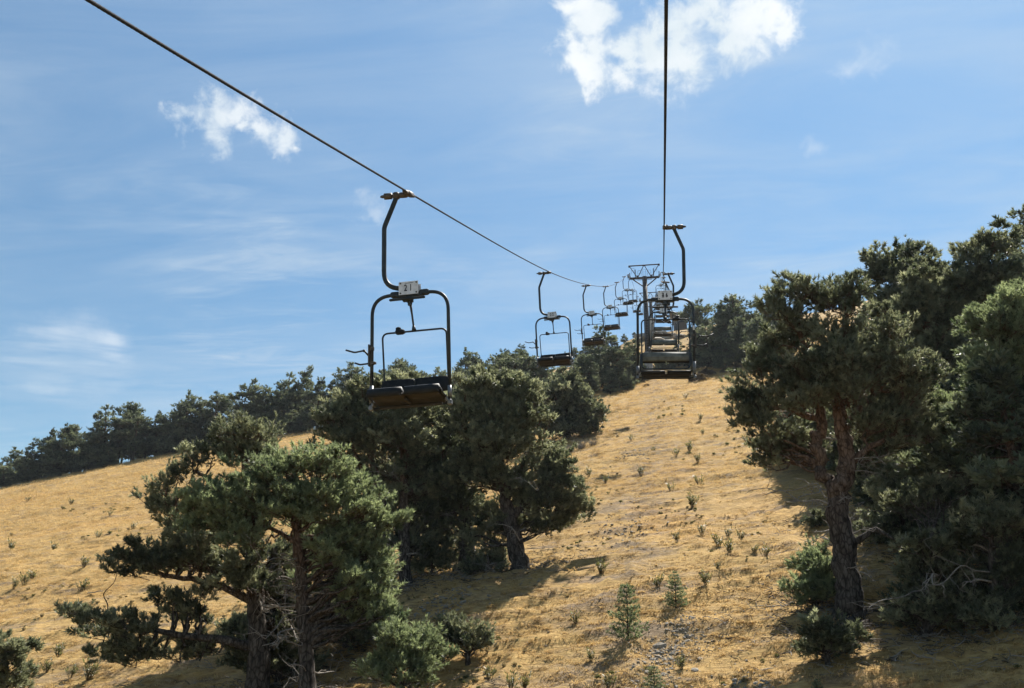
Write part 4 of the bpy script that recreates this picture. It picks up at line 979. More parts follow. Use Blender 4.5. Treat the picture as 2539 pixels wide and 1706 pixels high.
def build_chair():
    root = thing('chairlift_chair', 'x', 'chair')

    def part(name, mat, fn, parent=root, smooth=True):
        a = Acc(); fn(a); return link(name, a.mesh(name, M[mat], smooth), parent)
    part('hanger_arm', 'paint', lambda a: tube(a, fillet([(.185, 0, -.01), (.215, 0, -.09), (.37, 0, -.47), (.37, 0, -1.375), (.09, 0, -1.40)], [0, .15, .22, .27, 0], 8), .034, 12))

    def grip(a):
        box(a, (0.005, 0, 0.0), (.075, .26, .075), .02)
        box(a, (.09, 0, -.012), (.14, .085, .075), .02)
        box(a, (.06, .07, .035), (.03, .06, .05), .01)
        tube(a, [(0, -.13, 0), (0, -.24, 0)], [.034, .02], 8)
        tube(a, [(0, .13, 0), (0, .24, 0)], [.034, .02], 8)
        box(a, (.195, 0, -.015), (.085, .10, .10), .015)
    g = part('grip', 'grip', grip)
    part('spring_housing', 'grip', lambda a: (tube(a, [(.235, 0, -.012), (.26, 0, -.012), (.262, 0, -.012), (.37, 0, -.012), (.372, 0, -.012)], [.026, .026, .046, .046, .03], 12), tube(a, [(.372, 0, -.012), (.40, 0, -.012), (.43, 0, -.012)], [.024, .024, .014], 6)), g)
    part('frame', 'paint', lambda a: tube(a, fillet([(-.535, 0, -3.04), (-.535, 0, -1.485), (.535, 0, -1.485), (.535, 0, -3.04)], .27, 10), .0245, 12))

    def hub(a):
        box(a, (0, 0, -1.43), (.27, .12, .13), .015)
        box(a, (-.205, 0, -1.483), (.13, .075, .075), .012); box(a, (.205, 0, -1.483), (.13, .075, .075), .012)
        box(a, (0, 0, -1.525), (.36, .10, .03), .01)
        tube(a, [(0, 0, -1.53), (0, 0, -1.60), (0, 0, -1.605), (0, 0, -1.65)], [.052, .052, .034, .03], 12)
        box(a, (.05, .02, -1.575), (.09, .06, .05), .008)
    part('hub', 'paint', hub, smooth=False)
    part('damper_bar', 'paint', lambda a: (box(a, (0, .13, -1.60), (.50, .035, .03), .006), box(a, (0, .065, -1.59), (.05, .13, .025), .005)), smooth=False)
    for s in (-1, 1):
        pl = part('number_plate', 'plate', lambda a: box(a, (0, s * .068, -1.425), (.275, .006, .185), .002), smooth=False)
        for bx in (-.112, .112):
            for bz in (-.07, .07):
                part('bolt', 'grip', lambda a: tube(a, [(bx, s * .071, -1.425 + bz), (bx, s * .078, -1.425 + bz)], .0125, 6), pl, False)
        part('print_line', 'ink', lambda a: box(a, (-.01, s * .0717, -1.357), (.12, .001, .007), .0004), pl, False)

    def bar(a):
        tube(a, [(0, -.02, -1.62), (0, -.1, -1.75), (0, -.19, -1.925)], [.02, .014, .014], 8)
        tube(a, [(0, -.165, -1.885), (0, -.2, -1.945)], [.016, .036], 8)
        P = fillet([(0, -.2, -1.95), (.455, -.2, -1.95), (.445, -.335, -2.94), (-.445, -.335, -2.94), (-.455, -.2, -1.95), (0, -.2, -1.95)], .085, 6)
        tube(a, P[:-1], .0135, 8, closed=True)
    b = part('restraint_bar', 'paint', bar)
    part('latch_box', 'pad', lambda a: (box(a, (.2, -.2, -1.945), (.13, .075, .065), .015), box(a, (.225, -.2, -1.90), (.07, .05, .05), .012)), b, False)
    # seat : two pads with a rolled front lip, on a pan
    prof = np.array([(-.13, -2.89), (-.12, -2.87), (-.04, -2.878), (.14, -2.872), (.28, -2.848), (.335, -2.845), (.36, -2.862), (.368, -2.91), (.36, -2.968), (.345, -2.972), (.335, -2.93), (.25, -2.905), (.1, -2.92), (-.12, -2.925)])

    def tilt(p, deg, c, dz):
        t = R(deg); q = np.array(p) - np.array(c)
        return np.stack([q[:, 0] * math.cos(t) - q[:, 1] * math.sin(t), q[:, 0] * math.sin(t) + q[:, 1] * math.cos(t)], -1) + np.array(c) + np.array([0, dz])
    prof = tilt(prof, 6, (.12, -2.88), -.025)

    def slab(a, prof, x0, x1, nx=4, crown=0.0, inset=.012):
        xs = np.linspace(x0, x1, nx + 1); m = len(prof); c = prof.mean(0); V = []
        for k, xx in enumerate(xs):
            sc_ = 1 - (.06 if k in (0, nx) else 0)
            pr = c + (prof - c) * np.array([1, sc_])
            V.append(np.stack([np.full(m, xx), pr[:, 0], pr[:, 1]], -1))
        V = np.concatenate(V)
        q = [(k * m + j, k * m + (j + 1) % m, (k + 1) * m + (j + 1) % m, (k + 1) * m + j) for k in range(nx) for j in range(m)]
        V = np.concatenate([V, [[x0, *c], [x1, *c]]]); e = (nx + 1) * m
        t = [(e, (j + 1) % m, j) for j in range(m)] + [(e + 1, nx * m + j, nx * m + (j + 1) % m) for j in range(m)]
        a.add(V, q, t)
    st = part('seat', 'pan', lambda a: (slab(a, tilt([(-.12, -2.93), (.1, -2.925), (.25, -2.91), (.33, -2.935), (.33, -2.95), (.25, -2.925), (.1, -2.94), (-.12, -2.945)], 6, (.12, -2.88), -.025), -.455, .455, 2), box(a, (0, -.02, -3.02), (.86, .04, .045), .006), box(a, (0, .1, -2.985), (.04, .26, .05), .006)))
    for s in (-1, 1):
        x0, x1 = (.022, .475) if s > 0 else (-.475, -.022)
        part('seat_pad', 'pad', lambda a: slab(a, prof, x0, x1), st)
    bp = np.array([(-.215, -2.515), (-.23, -2.508), (-.25, -2.52), (-.262, -2.60), (-.262, -2.70), (-.25, -2.765), (-.235, -2.772), (-.222, -2.755), (-.225, -2.66)]) * np.array([1, .8]) + np.array([0, -2.51 * .2 - .09])
    bk = part('backrest', 'panel', lambda a: (slab(a, np.array([(-.245, -2.512), (-.262, -2.512), (-.278, -2.60), (-.278, -2.69), (-.268, -2.735), (-.258, -2.735), (-.265, -2.69), (-.265, -2.60)]) * np.array([1, .8]) + np.array([0, -2.51 * .2 - .09]), -.455, .455, 2), box(a, (0, -.281, -2.70), (.80, .012, .02), .003)))
    for s in (-1, 1):
        x0, x1 = (.012, .462) if s > 0 else (-.462, -.012)
        part('back_pad', 'pad', lambda a: slab(a, bp, x0, x1), bk)
    for s in (-1, 1):
        part('side_arm', 'paint', lambda a: (tube(a, fillet([(s * .505, .0, -2.965), (s * .49, .20, -2.94), (s * .485, .33, -2.90)], .05), .013, 8), tube(a, fillet([(s * .505, -.02, -2.95), (s * .485, -.16, -2.93), (s * .475, -.25, -2.84), (s * .47, -.268, -2.63)], .06), .013, 8)))
        part('hinge_block', 'steel', lambda a: (box(a, (s * .535, 0, -3.02), (.06, .075, .07), .01), box(a, (s * .50, 0, -2.975), (.035, .12, .06), .008)), smooth=False)
    part('cross_tube', 'paint', lambda a: tube(a, [(-.52, -.02, -3.03), (.52, -.02, -3.03)], .016, 8))
    for s in (-1, 1):
        part('lower_sleeve', 'steel', lambda a: tube(a, [(s * .535, 0, -2.76 + .04 * s), (s * .535, 0, -2.95)], .0275, 12))
    rk = part('ski_rack', 'grip', lambda a: (box(a, (.572, 0, -2.30), (.022, .06, .30), .005), tube(a, [(.535, 0, -2.19), (.535, 0, -2.23)], .033, 12), tube(a, [(.535, 0, -2.39), (.535, 0, -2.43)], .033, 12), box(a, (.50, 0, -2.41), (.05, .05, .035), .008)), smooth=False)
    part('rack_arm', 'paint', lambda a: (tube(a, fillet([(.575, 0, -2.31), (.645, 0, -2.225), (.78, 0, -2.24), (.905, 0, -2.195)], [0, .03, .1, 0], 5), .0125, 8), box(a, (.648, 0, -2.228), (.035, .035, .035), .008)), rk)
    part('rack_arm', 'paint', lambda a: tube(a, fillet([(.575, 0, -2.41), (.70, 0, -2.415), (.775, 0, -2.385)], [0, .08, 0], 5), .0125, 8), rk)
    return root


def chairs():
    proto = build_chair()
    ordw = ['nearest', 'second', 'third', 'fourth', 'fifth', 'sixth', 'seventh', 'eighth', 'ninth', 'tenth']
    lst = []
    for k in range(9):
        lst.append(('L', k, LX, 11.0 + 15.2 * k, math.pi))
    for k in range(8):
        lst.append(('R', k, RX, 16.6 + 15.2 * k, 0.0))
    rng = np.random.RandomState(4)
    for n, (side, k, x, y, rz) in enumerate(lst):
        o = proto if n == 0 else copy_tree(proto)
        o.location = (x, y, float(rope_z(y)) - .012)
        o.scale = (1, 1, 1.022)
        sway = R((2.0 if side == 'L' else 2.4) + rng.uniform(-.3, .3))          # the hanger's weight swings every chair inwards
        o.rotation_euler = (R(rng.uniform(-1, 1)), sway, rz)
        sl = float(rope_z(y + .3) - rope_z(y - .3)) / .6
        for c in o.children:
            if c.name.startswith('grip'): c.rotation_euler = (math.atan(sl) * (1 if side == 'R' else -1), -sway, 0)
        txt = None
        if side == 'L':
            lab = ['double chair with white plate numbered 21, nearest on the left rope', 'empty double chair with white plate, second on the left rope'][k] if k < 2 else 'dark empty double chair, %s on the left rope counted from the viewer' % ordw[k]
            txt = {0: '21', 1: '22'}.get(k)
        else:
            lab = 'double chair with white plate numbered 46, nearest on the right rope' if k == 0 else 'dark empty double chair seen from behind, %s on the right rope' % ordw[k]
            txt = {0: '46'}.get(k)
        tag(o, lab, 'chair', 'double chairs hanging on the left rope' if side == 'L' else 'double chairs hanging on the right rope')
        if txt:
            for pl, s in zip([c for c in o.children if c.name.startswith('number_plate')], (-1, 1)):
                for ci, ch in enumerate(txt):
                    d = link('digit', text_mesh(ch, .13, M['ink']), pl)
                    lx = (-.034 if ci == 0 else .038) * (1 if s < 0 else -1)
                    d.location = (lx - .006 * (1 if s < 0 else -1), s * .0725, -1.428)
                    d.rotation_euler = (R(90), 0, 0 if s < 0 else math.pi); d.scale = (.72, 1.0, 1)
        if (side, k) == ('R', 0):
            a = Acc(); box(a, (.535, -.027, -2.07), (.035, .004, .09), .001)
            st_ = link('sticker', a.mesh('sticker', M['plate']), o); st_['label'] = 'pale sticker on the right post'


chairs()

# ------------------------------------------------------------------ lift towers
def build_tower(y, label, first=None):
    x0 = (RX + LX) / 2
    zr = float(rope_z(y)); zg = float(hill(x0, y)) - .4
    top = zr - .55 - zg                      # height of the beam above the base
    root = thing('lift_tower', label, 'tower', (x0, y, zg))

    def part(name, mat, fn, parent=root, smooth=False):
        a = Acc(); fn(a); return link(name, a.mesh(name, M[mat], smooth), parent)
    part('pedestal', 'concrete', lambda a: box(a, (0, 0, 1.75), (.86, .86, 3.5), .04))
    sh = part('shaft', 'tower', lambda a: tube(a, [(0, 0, 3.5), (0, 0, top * .5), (0, 0, top + .1)], [.33, .295, .245], 20), smooth=True)
    part('base_flange', 'steel', lambda a: tube(a, [(0, 0, 3.5), (0, 0, 3.56)], .45, 20))
    part('shaft_cap', 'tower', lambda a: tube(a, [(0, 0, top - .42), (0, 0, top + .13)], .262, 20), sh)
    hw = 1.62
    part('crossarm', 'tower', lambda a: (box(a, (0, 0, top), (2 * hw, .26, .20), .02), box(a, (0, 0, top - .22), (1.6, .05, .05), .01)))
    for s in (-1, 1):
        part('brace', 'tower', lambda a: tube(a, [(s * .2, 0, top - 1.0), (s * 1.28, 0, top - .12)], .07, 8))
    # lifting frame on top
    part('lifting_beam', 'tower', lambda a: (box(a, (0, 0, top + 1.50), (3.3, .13, .11), .015), box(a, (-1.63, 0, top + 1.45), (.2, .2, .22), .03), box(a, (1.63, 0, top + 1.45), (.2, .2, .22), .03), box(a, (0, 0, top + 1.46), (.34, .16, .14), .03)))
    for (xa, xb) in ((-.78, -1.6), (-.72, -.06), (.72, .06), (.78, 1.6)):
        part('strut', 'tower', lambda a: tube(a, [(xa, 0, top + .1), (xb, 0, top + 1.45)], .042, 8))
    for s in (-1, 1):
        part('strut_foot', 'tower', lambda a: box(a, (s * .75, 0, top + .18), (.2, .2, .24), .02))
        part('post', 'tower', lambda a: tube(a, [(s * 1.0, .15, top + .1), (s * 1.0, .15, top + 1.1)], .045, 8))
        part('guard_rail', 'steel', lambda a: (tube(a, fillet([(s * .34, -.3, top + .1), (s * .34, -.3, top + .78), (s * .72, -.3, top + .78), (s * .72, -.3, top + .1)], .12, 5), .016, 6), tube(a, [(s * .34, -.3, top + .42), (s * .72, -.3, top + .42)], .012, 6)))
        part('guard_rail', 'steel', lambda a: (tube(a, fillet([(s * 1.08, -.3, top + .3), (s * 1.08, -.3, top + 1.1), (s * 1.38, -.3, top + 1.1), (s * 1.38, -.3, top + .4)], .12, 5), .014, 6), tube(a, [(s * 1.08, -.3, top + .75), (s * 1.38, -.3, top + .75)], .01, 6)))

    def lad(a):
        for s in (-1, 1): tube(a, [(s * .16, -.34, 3.6), (s * .16, -.34, top + .85)], .018, 6)
        for z in np.arange(3.8, top + .9, .28): tube(a, [(-.16, -.34, z), (.16, -.34, z)], .011, 5)
    part('ladder', 'steel', lad)
    sl = float((rope_z(y + 2) - rope_z(y - 2)) / 4)
    for s in (-1, 1):
        xr = s * (RX - LX) / 2
        tr = part('sheave_train', 'steel', lambda a: (box(a, (xr - s * .10, 0, zr - zg - .30), (.05, 2.6, .14), .015, Matrix.Rotation(math.atan(sl), 4, 'X')), box(a, (xr - s * .19, 0, zr - zg - .42), (.16, .30, .30), .03), box(a, (xr - s * .18, .0, zr - zg - .1), (.1, .12, .5), .02)))
        for k in range(4):
            yy = (k - 1.5) * .62
            part('sheave', 'pad', lambda a: tube(a, [(xr - .045, yy, zr - zg + yy * sl - .23), (xr - .04, yy, zr - zg + yy * sl - .23), (xr, yy, zr - zg + yy * sl - .23), (xr + .04, yy, zr - zg + yy * sl - .23), (xr + .045, yy, zr - zg + yy * sl - .23)], [.1, .225, .195, .225, .1], 20), tr)
    return root


build_tower(93.0, 'brown steel lift tower with crossarm and lifting frame at the crest of the swath')
build_tower(137.0, 'far lift tower half hidden behind chair 46 at the top of the slope')


def build_hut():
    x, y, z, h = HUT[0]
    y = 146.0; x = 3.0
    z = float(hill(x, y)) - .3
    root = thing('station_hut', 'small dark hut with an overhanging roof at the top of the lift', 'hut', (x, y, z))
    a = Acc(); box(a, (0, 0, 1.5), (2.2, 2.4, 3.0), .02); link('wall', a.mesh('wall', M['wood'], False), root)
    a = Acc(); box(a, (0, 0, 3.12), (3.2, 3.4, .16), .03, Matrix.Rotation(R(7), 4, 'Y')); link('roof', a.mesh('roof', M['roof'], False), root)
    a = Acc(); box(a, (.3, -1.21, 1.9), (.8, .04, .7), .01); link('window', a.mesh('window', M['pad'], False), root)
    a = Acc(); box(a, (-.7, -1.21, 1.2), (.7, .04, 1.9), .01); link('door', a.mesh('door', M['roof'], False), root)


build_hut()

# ------------------------------------------------------------------ foliage machinery
def tuft_variants(rng, nn, wide, nv=8):
    out = []
    for _ in range(nv):
        V = np.zeros((nn, 3, 3))
        for k in range(nn):
            s0 = rng.uniform(0, .06); az = k * 2.39996 + rng.uniform(-.3, .3); el = rng.uniform(.3, 1.35) * (1 - .35 * s0 / .06)
            d = np.array([math.sin(el) * math.cos(az), math.sin(el) * math.sin(az), math.cos(el)])
            L = rng.uniform(.055, .085)
            w = np.cross(d, rng.normal(size=3)); w /= np.linalg.norm(w)
            p = np.array([0, 0, s0])
            V[k, 0] = p - w * wide; V[k, 1] = p + w * wide; V[k, 2] = p + d * L
        out.append(V.reshape(-1, 3))
    return np.array(out)


_rng0 = np.random.RandomState(77)
TUFT_FINE = tuft_variants(_rng0, 14, .0092)
TUFT_MID = tuft_variants(_rng0, 12, .0122)
TUFT_FAR = tuft_variants(_rng0, 9, .0155)


def add_tufts(acc, P, D, scale, tone, rng, variants):
    n = len(P)
    D = D / np.maximum(np.linalg.norm(D, axis=1, keepdims=True), 1e-9)
    ref = np.where(np.abs(D[:, 2:3]) < .9, np.array([[0, 0, 1.]]), np.array([[1., 0, 0]]))
    U = np.cross(ref, D); U /= np.linalg.norm(U, axis=1, keepdims=True)
    W = np.cross(D, U); a = rng.uniform(0, 6.283, n)[:, None]
    U2 = U * np.cos(a) + W * np.sin(a); W2 = np.cross(D, U2)
    B = variants[rng.randint(0, len(variants), n)] * np.asarray(scale).reshape(-1, 1, 1)
    V = P[:, None, :] + B[:, :, :1] * U2[:, None, :] + B[:, :, 1:2] * W2[:, None, :] + B[:, :, 2:3] * D[:, None, :]
    k = B.shape[1]
    tri = np.arange(n * k).reshape(-1, 3)
    acc.add(V.reshape(-1, 3), None, tri, np.repeat(tone, k))


def sphere_dirs(rng, n):
    d = rng.normal(size=(n, 3)); return d / np.linalg.norm(d, axis=1, keepdims=True)


def sticks(acc, A, B, ra, rb):
    """Three-sided tapering twigs from points A to points B, all at once."""
    n = len(A)
    if n == 0: return
    d = B - A; d = d / np.maximum(np.linalg.norm(d, axis=1, keepdims=True), 1e-9)
    ref = np.where(np.abs(d[:, 2:3]) < .9, np.array([[0, 0, 1.]]), np.array([[1., 0, 0]]))
    u = np.cross(ref, d); u /= np.linalg.norm(u, axis=1, keepdims=True); w = np.cross(d, u)
    ra = np.broadcast_to(np.asarray(ra, float), (n,))[:, None]; rb = np.broadcast_to(np.asarray(rb, float), (n,))[:, None]
    V = []
    for P, r in ((A, ra), (B, rb)):
        for k in range(3):
            a = k * 2.0944; V.append(P + r * (math.cos(a) * u + math.sin(a) * w))
    V = np.stack(V, 1).reshape(-1, 3)
    o = np.arange(n)[:, None] * 6
    q = np.concatenate([o + np.array([[k, (k + 1) % 3, 3 + (k + 1) % 3, 3 + k]]) for k in range(3)])
    acc.add(V, q)


def unit(v):
    return v / np.maximum(np.linalg.norm(v, axis=-1, keepdims=True), 1e-9)


def crown_from_lobes(lobes, rot, ts, rng, tone0, dens=1.0, variants=None, nt=3, anchor=None):
    """Each lobe guides one bough: twigs fan out from its inner end, side twigs fan from them in loose
    flat sprays, and needle tufts stand along the side twigs.  Returns (needles, twigs, bough anchors)."""
    if variants is None: variants = TUFT_FINE if ts < 1.15 else (TUFT_MID if ts < 1.8 else TUFT_FAR)
    acc = Acc(); wood = Acc(); anchors = []
    rt = np.array([math.cos(rot), math.sin(rot), 0]); nr = np.array([-math.sin(rot), math.cos(rot), 0]); up = np.array([0, 0, 1.])
    axis = np.array([0, 0]) if anchor is None else anchor
    for (dx, dy, dz, rx, rd, rz) in lobes:
        c = np.array([dx, dy, dz])
        ax_d = c[:2] - axis; l = np.linalg.norm(ax_d)
        back = np.array([*(ax_d / l), 0]) if l > .15 else np.zeros(3)
        a0 = c - back * rx * .55 - up * rz * .45
        anchors.append(a0)
        ar = 4 * math.pi * (((rx * rd) ** 1.6 + (rx * rz) ** 1.6 + (rd * rz) ** 1.6) / 3) ** (1 / 1.6)
        nb = max(2, int(dens * ar * 5.2 / ts ** 1.45))
        d = sphere_dirs(rng, nb); d[:, 2] = np.where(d[:, 2] < -.3, -d[:, 2] * .8, d[:, 2])
        f = rng.uniform(.45, 1.05, nb) * np.where(rng.rand(nb) < .22, rng.uniform(1.05, 1.45, nb), 1)
        T = c + (d[:, :1] * rx * f[:, None]) * rt + (d[:, 1:2] * rd * f[:, None]) * nr + (d[:, 2:] * rz * f[:, None]) * up
        st = a0 + rng.normal(0, .14, (nb, 3)) * np.array([rx, rx, rz]) + (T - a0) * rng.uniform(0, .3, (nb, 1))
        dv = T - st; L = np.linalg.norm(dv, axis=1, keepdims=True); dv = dv / np.maximum(L, 1e-6)
        sag = rng.uniform(-.06, .16, (nb, 1)) * L
        mid = (st + T) / 2 - up * sag
        sticks(wood, st, mid, .010 * ts ** .6, .007 * ts ** .6); sticks(wood, mid, T, .007 * ts ** .6, .0035 * ts ** .6)
        ns = 7
        t = np.clip(np.linspace(.38, 1.0, ns)[None, :] + rng.uniform(-.06, .06, (nb, ns)), 0, 1)[:, :, None]
        p = (1 - t) ** 2 * st[:, None] + 2 * t * (1 - t) * mid[:, None] + t * t * T[:, None]
        side = unit(np.cross(dv, up[None] + rng.normal(0, .25, (nb, 3))))[:, None, :] * np.where(np.arange(ns) % 2 == 0, 1, -1)[None, :, None]
        wgt = np.where(np.arange(ns) == ns - 1, .12, .85)[None, :, None]
        ds = unit(dv[:, None] * .75 + side * wgt + up * rng.uniform(-.05, .45, (nb, ns, 1)) + rng.normal(0, .22, (nb, ns, 3)))
        ls = np.minimum(.34 * ts ** .75 * (1.25 - .65 * t) * rng.uniform(.6, 1.2, (nb, ns, 1)), .06 + .85 * min(rx, rd))
        e = p + ds * ls
        hs = slice(None) if ts < 1.15 else slice(0, None, 2 if ts < 1.8 else 3)
        sticks(wood, p.reshape(-1, 3)[hs], e.reshape(-1, 3)[hs], .0045 * ts ** .6, .0025 * ts ** .6)
        u = (np.linspace(.42, 1.02, nt)[None, None, :] + rng.uniform(-.1, .06, (nb, ns, nt)))[..., None]
        P = p[:, :, None] + ds[:, :, None] * ls[:, :, None] * u
        Dv = ds[:, :, None] * .75 + up * rng.uniform(.15, .8, (nb, ns, nt, 1)) + rng.normal(0, .33, (nb, ns, nt, 3))
        P = P + rng.normal(0, .018 * ts, P.shape)
        tn = np.clip(.42 + tone0 * .3 + rng.normal(0, .15) + rng.normal(0, .15, (nb, 1, 1)) + rng.normal(0, .20, (nb, ns, nt)), 0, 1).ravel()
        P = P.reshape(-1, 3); Dv = Dv.reshape(-1, 3)
        keep = rng.rand(len(P)) < .9
        add_tufts(acc, P[keep], Dv[keep], ts * rng.uniform(.75, 1.35, int(keep.sum())) * 1.2, tn[keep], rng, variants)
    return acc, wood, anchors


def wiggle(a, b, rng, n=6, amp=.08, sag=0.0):
    t = np.linspace(0, 1, n)[:, None]
    P = a + (b - a) * t
    L = np.linalg.norm(b - a)
    off = rng.normal(0, amp * L, (n, 3)); off[0] = 0; off[-1] = 0
    P = P + off * np.sin(t * math.pi)
    P[:, 2] += sag * L * np.sin(t[:, 0] * math.pi)
    return P


def branchwork(acc, trunk, anchors, rng, ts, thick=1.0):
    """Boughs from the trunk to the inner end of every spray, added to the twigs."""
    for c in anchors:
        dd = np.linalg.norm(trunk[:, :3] - (c - np.array([0, 0, .20 * np.hypot(*(c[:2] - trunk[:, :2].mean(0))) + .10])), axis=1)
        j = int(np.argmin(dd)); s = trunk[j, :3]
        r0 = min(trunk[j, 3] * .5, .030 * thick + .011 * np.linalg.norm(c - s))
        P = catmull(wiggle(s, c, rng, 5, .06, .06), 3)
        tube(acc, P, np.linspace(r0, r0 * .4, len(P)), 6, cap=False)
    return acc


def dead_branch(rng, s, az, L, r, droop):
    acc = Acc()
    d = np.array([math.cos(az), math.sin(az), droop])
    e = s + d * L
    P = catmull(wiggle(s, e, rng, 5, .07, .05), 3)
    tube(acc, P, np.linspace(r, r * .25, len(P)), 5)
    for _ in range(rng.randint(4, 9)):
        k = rng.randint(4, len(P)); a = P[k]
        q = d * rng.uniform(.1, .4) + rng.normal(0, .33, 3)
        Q = wiggle(a, a + q * L * .55, rng, 4, .1)
        tube(acc, Q, np.linspace(r * .38, .003, 4), 4, cap=False)
        for _ in range(2):
            kk = Q[rng.randint(1, 4)]
            tube(acc, np.array([kk, kk + rng.normal(0, .2, 3) * L * .35]), [.005, .002], 3, cap=False)
    return acc


def ragged(L, rng, rot):
    """Small shoots of foliage that break the outline of the boughs."""
    rt = np.array([math.cos(rot), math.sin(rot)]); out = list(L)
    for l in L:
        for _ in range(rng.randint(0, 3)):
            th = rng.uniform(-.35, math.pi + .35); k = rng.uniform(.85, 1.12); f = rng.uniform(.14, .28)
            m = np.array(l, float); m[:2] += rt * math.cos(th) * l[3] * k + np.array([-rt[1], rt[0]]) * rng.normal(0, .4) * l[4]
            m[2] += math.sin(th) * l[5] * k; m[3:] = np.array([l[3], l[4], l[5] * 1.25]) * f + .05
            out.append(m)
    return out


def fill_lobes(L):
    """Swell the boughs a little and bridge neighbouring ones so that the crown closes up."""
    L = [np.array(l) for l in L]; out = []; seen = set()
    for i, a in enumerate(L):
        out.append(a * np.array([1, 1, 1, .96, 1.0, .98]))
        ds = sorted((np.linalg.norm(a[:3] - b[:3]), j) for j, b in enumerate(L) if j != i)
        for d, j in ds[:2]:
            b = L[j]
            if (min(i, j), max(i, j)) in seen or d > 1.5 * (a[3] + b[3]): continue
            seen.add((min(i, j), max(i, j)))
            m = (a + b) / 2; m[3:] = np.minimum(a[3:], b[3:]) * .8; m[2] -= .05
            out.append(m)
    return out


def build_pine(h, name, cat, group=None):
    rng = np.random.RandomState(h['seed'])
    root = thing(name, h['label'], cat, h['loc'], 0.0, group)
    main = np.array(h['trunks'][0])
    tr = catmull(main, 5)
    wob = rng.normal(0, .12, (len(tr), 2)) * tr[:, 3:4]
    tr[:, :2] += wob
    a = Acc(); tr[0, 2] -= .25; tr[0, 3] *= 1.45; tr[1, 3] *= 1.25; tr[2, 3] *= 1.08
    tube(a, tr[:, :3], tr[:, 3] * (1 + rng.uniform(-.07, .07, len(tr))), 12)
    link('trunk', a.mesh('trunk', M['bark']), root)
    for t in h['trunks'][1:]:
        t = catmull(np.array(t), 5); a = Acc()
        t[:, :3] += rng.normal(0, .3, (len(t), 3)) * t[:, 3:4]
        tube(a, t[:, :3], t[:, 3], 9); link('bough', a.mesh('bough', M['bark']), root)
    small = name == 'juniper_shrub'
    acc, wood, anch = crown_from_lobes(ragged(fill_lobes(h['lobes']), rng, h['rot']), h['rot'], h['ts'], rng, h['tone'], dens=.95 if small else h.get('dens', .72), anchor=main[len(main) // 2][:2])
    cr = link('crown', acc.mesh('crown', M['needles_green' if h['tone'] > .4 else 'needles'], False, True), root)
    allt = np.concatenate([catmull(np.array(t), 4) for t in h['trunks']])
    bw = link('crown_branches', branchwork(wood, allt, anch, rng, h['ts']).mesh('crown_branches', M['bark']), cr)
    bw['kind'] = 'stuff'
    H_ = main[-1][2]
    for _ in range(h['dead']):
        z = rng.uniform(.12, .62) * H_
        k = int(np.argmin(np.abs(tr[:, 2] - z)))
        L = rng.uniform(.6, 1.7)
        db = dead_branch(rng, tr[k, :3], rng.uniform(0, 6.283), L, rng.uniform(.012, .028), rng.uniform(-.25, .2))
        link('dead_branch', db.mesh('dead_branch', M['dead_twig']), root)
    return root


for h in HEROES:
    shrub = 'juniper' in h['key'] or 'shrub' in h['key']
    build_pine(h, 'juniper_shrub' if shrub else 'pine_tree', 'shrub' if shrub else 'pine')


# ------------------------------------------------------------------ background pines
def generic_variant(seed):
    """A pine 7 m tall with shelf-like boughs, sometimes swept to one side."""
    rng = np.random.RandomState(100 + seed)
    Hh = 7.0
    lean = rng.normal(0, .18, 2)
    tr = np.array([(0, 0, -.3, .17), (lean[0] * .4, lean[1] * .4, 2.2, .13), (lean[0], lean[1], 4.5, .09), (lean[0] * 1.6, lean[1] * 1.6, 6.6, .035)])
    lobes = []
    shape = seed % 4
    sweep = rng.uniform(-.5, .5, 2)
    z = [.9, 1.2, .7, 1.6][shape]
    while z < Hh - .5:
        f = (z / Hh)
        wmax = [1.75 * (1 - f ** 2.4) + .35, 1.95 * math.sin(min(1, .28 + f * .85) * math.pi) ** .7 + .25, 1.9 * (1 - f) ** .8 + .35, 1.5 * (1 - abs(f - .62) * 1.2) + .3][shape]
        n = rng.randint(2, 5)
        a0 = rng.uniform(0, 6.28)
        for k in range(n):
            a = a0 + k * 6.283 / n + rng.uniform(-.5, .5)
            d = wmax * rng.uniform(.35, .95)
            r = wmax * rng.uniform(.30, .52) + .12
            cx = lean[0] * f * 1.5 + math.cos(a) * d + sweep[0] * f; cy = lean[1] * f * 1.5 + math.sin(a) * d + sweep[1] * f
            lobes.append((cx, cy, z + rng.uniform(-.15, .25), r * 1.15, r, r * rng.uniform(.30, .48)))
        z += rng.uniform(.45, .8)
    lobes.append((lean[0] * 1.6 + sweep[0], lean[1] * 1.6 + sweep[1], Hh - .38, .42, .42, .36))
    acc, wood, anch = crown_from_lobes(lobes, 0, 2.1, rng, rng.uniform(-.25, .3), dens=.66, variants=TUFT_FAR)
    tr2 = catmull(tr, 5)
    a = Acc(); tube(a, tr2[:, :3], tr2[:, 3], 8)
    return (a.mesh('trunk', M['bark']), acc.mesh('crown', M['needles_far'], False, True), branchwork(wood, tr2, anch, rng, 2.1).mesh('crown_branches', M['bark']))


def ordinal(n):
    w = ['first', 'second', 'third', 'fourth', 'fifth', 'sixth', 'seventh', 'eighth', 'ninth', 'tenth', 'eleventh', 'twelfth', 'thirteenth', 'fourteenth', 'fifteenth', 'sixteenth', 'seventeenth', 'eighteenth', 'nineteenth', 'twentieth']
    if n <= 20: return w[n - 1]
    return {2: 'twenty', 3: 'thirty'}[n // 10] + '-' + w[n % 10 - 1] if n % 10 else {2: 'twentieth', 3: 'thirtieth'}[n // 10]


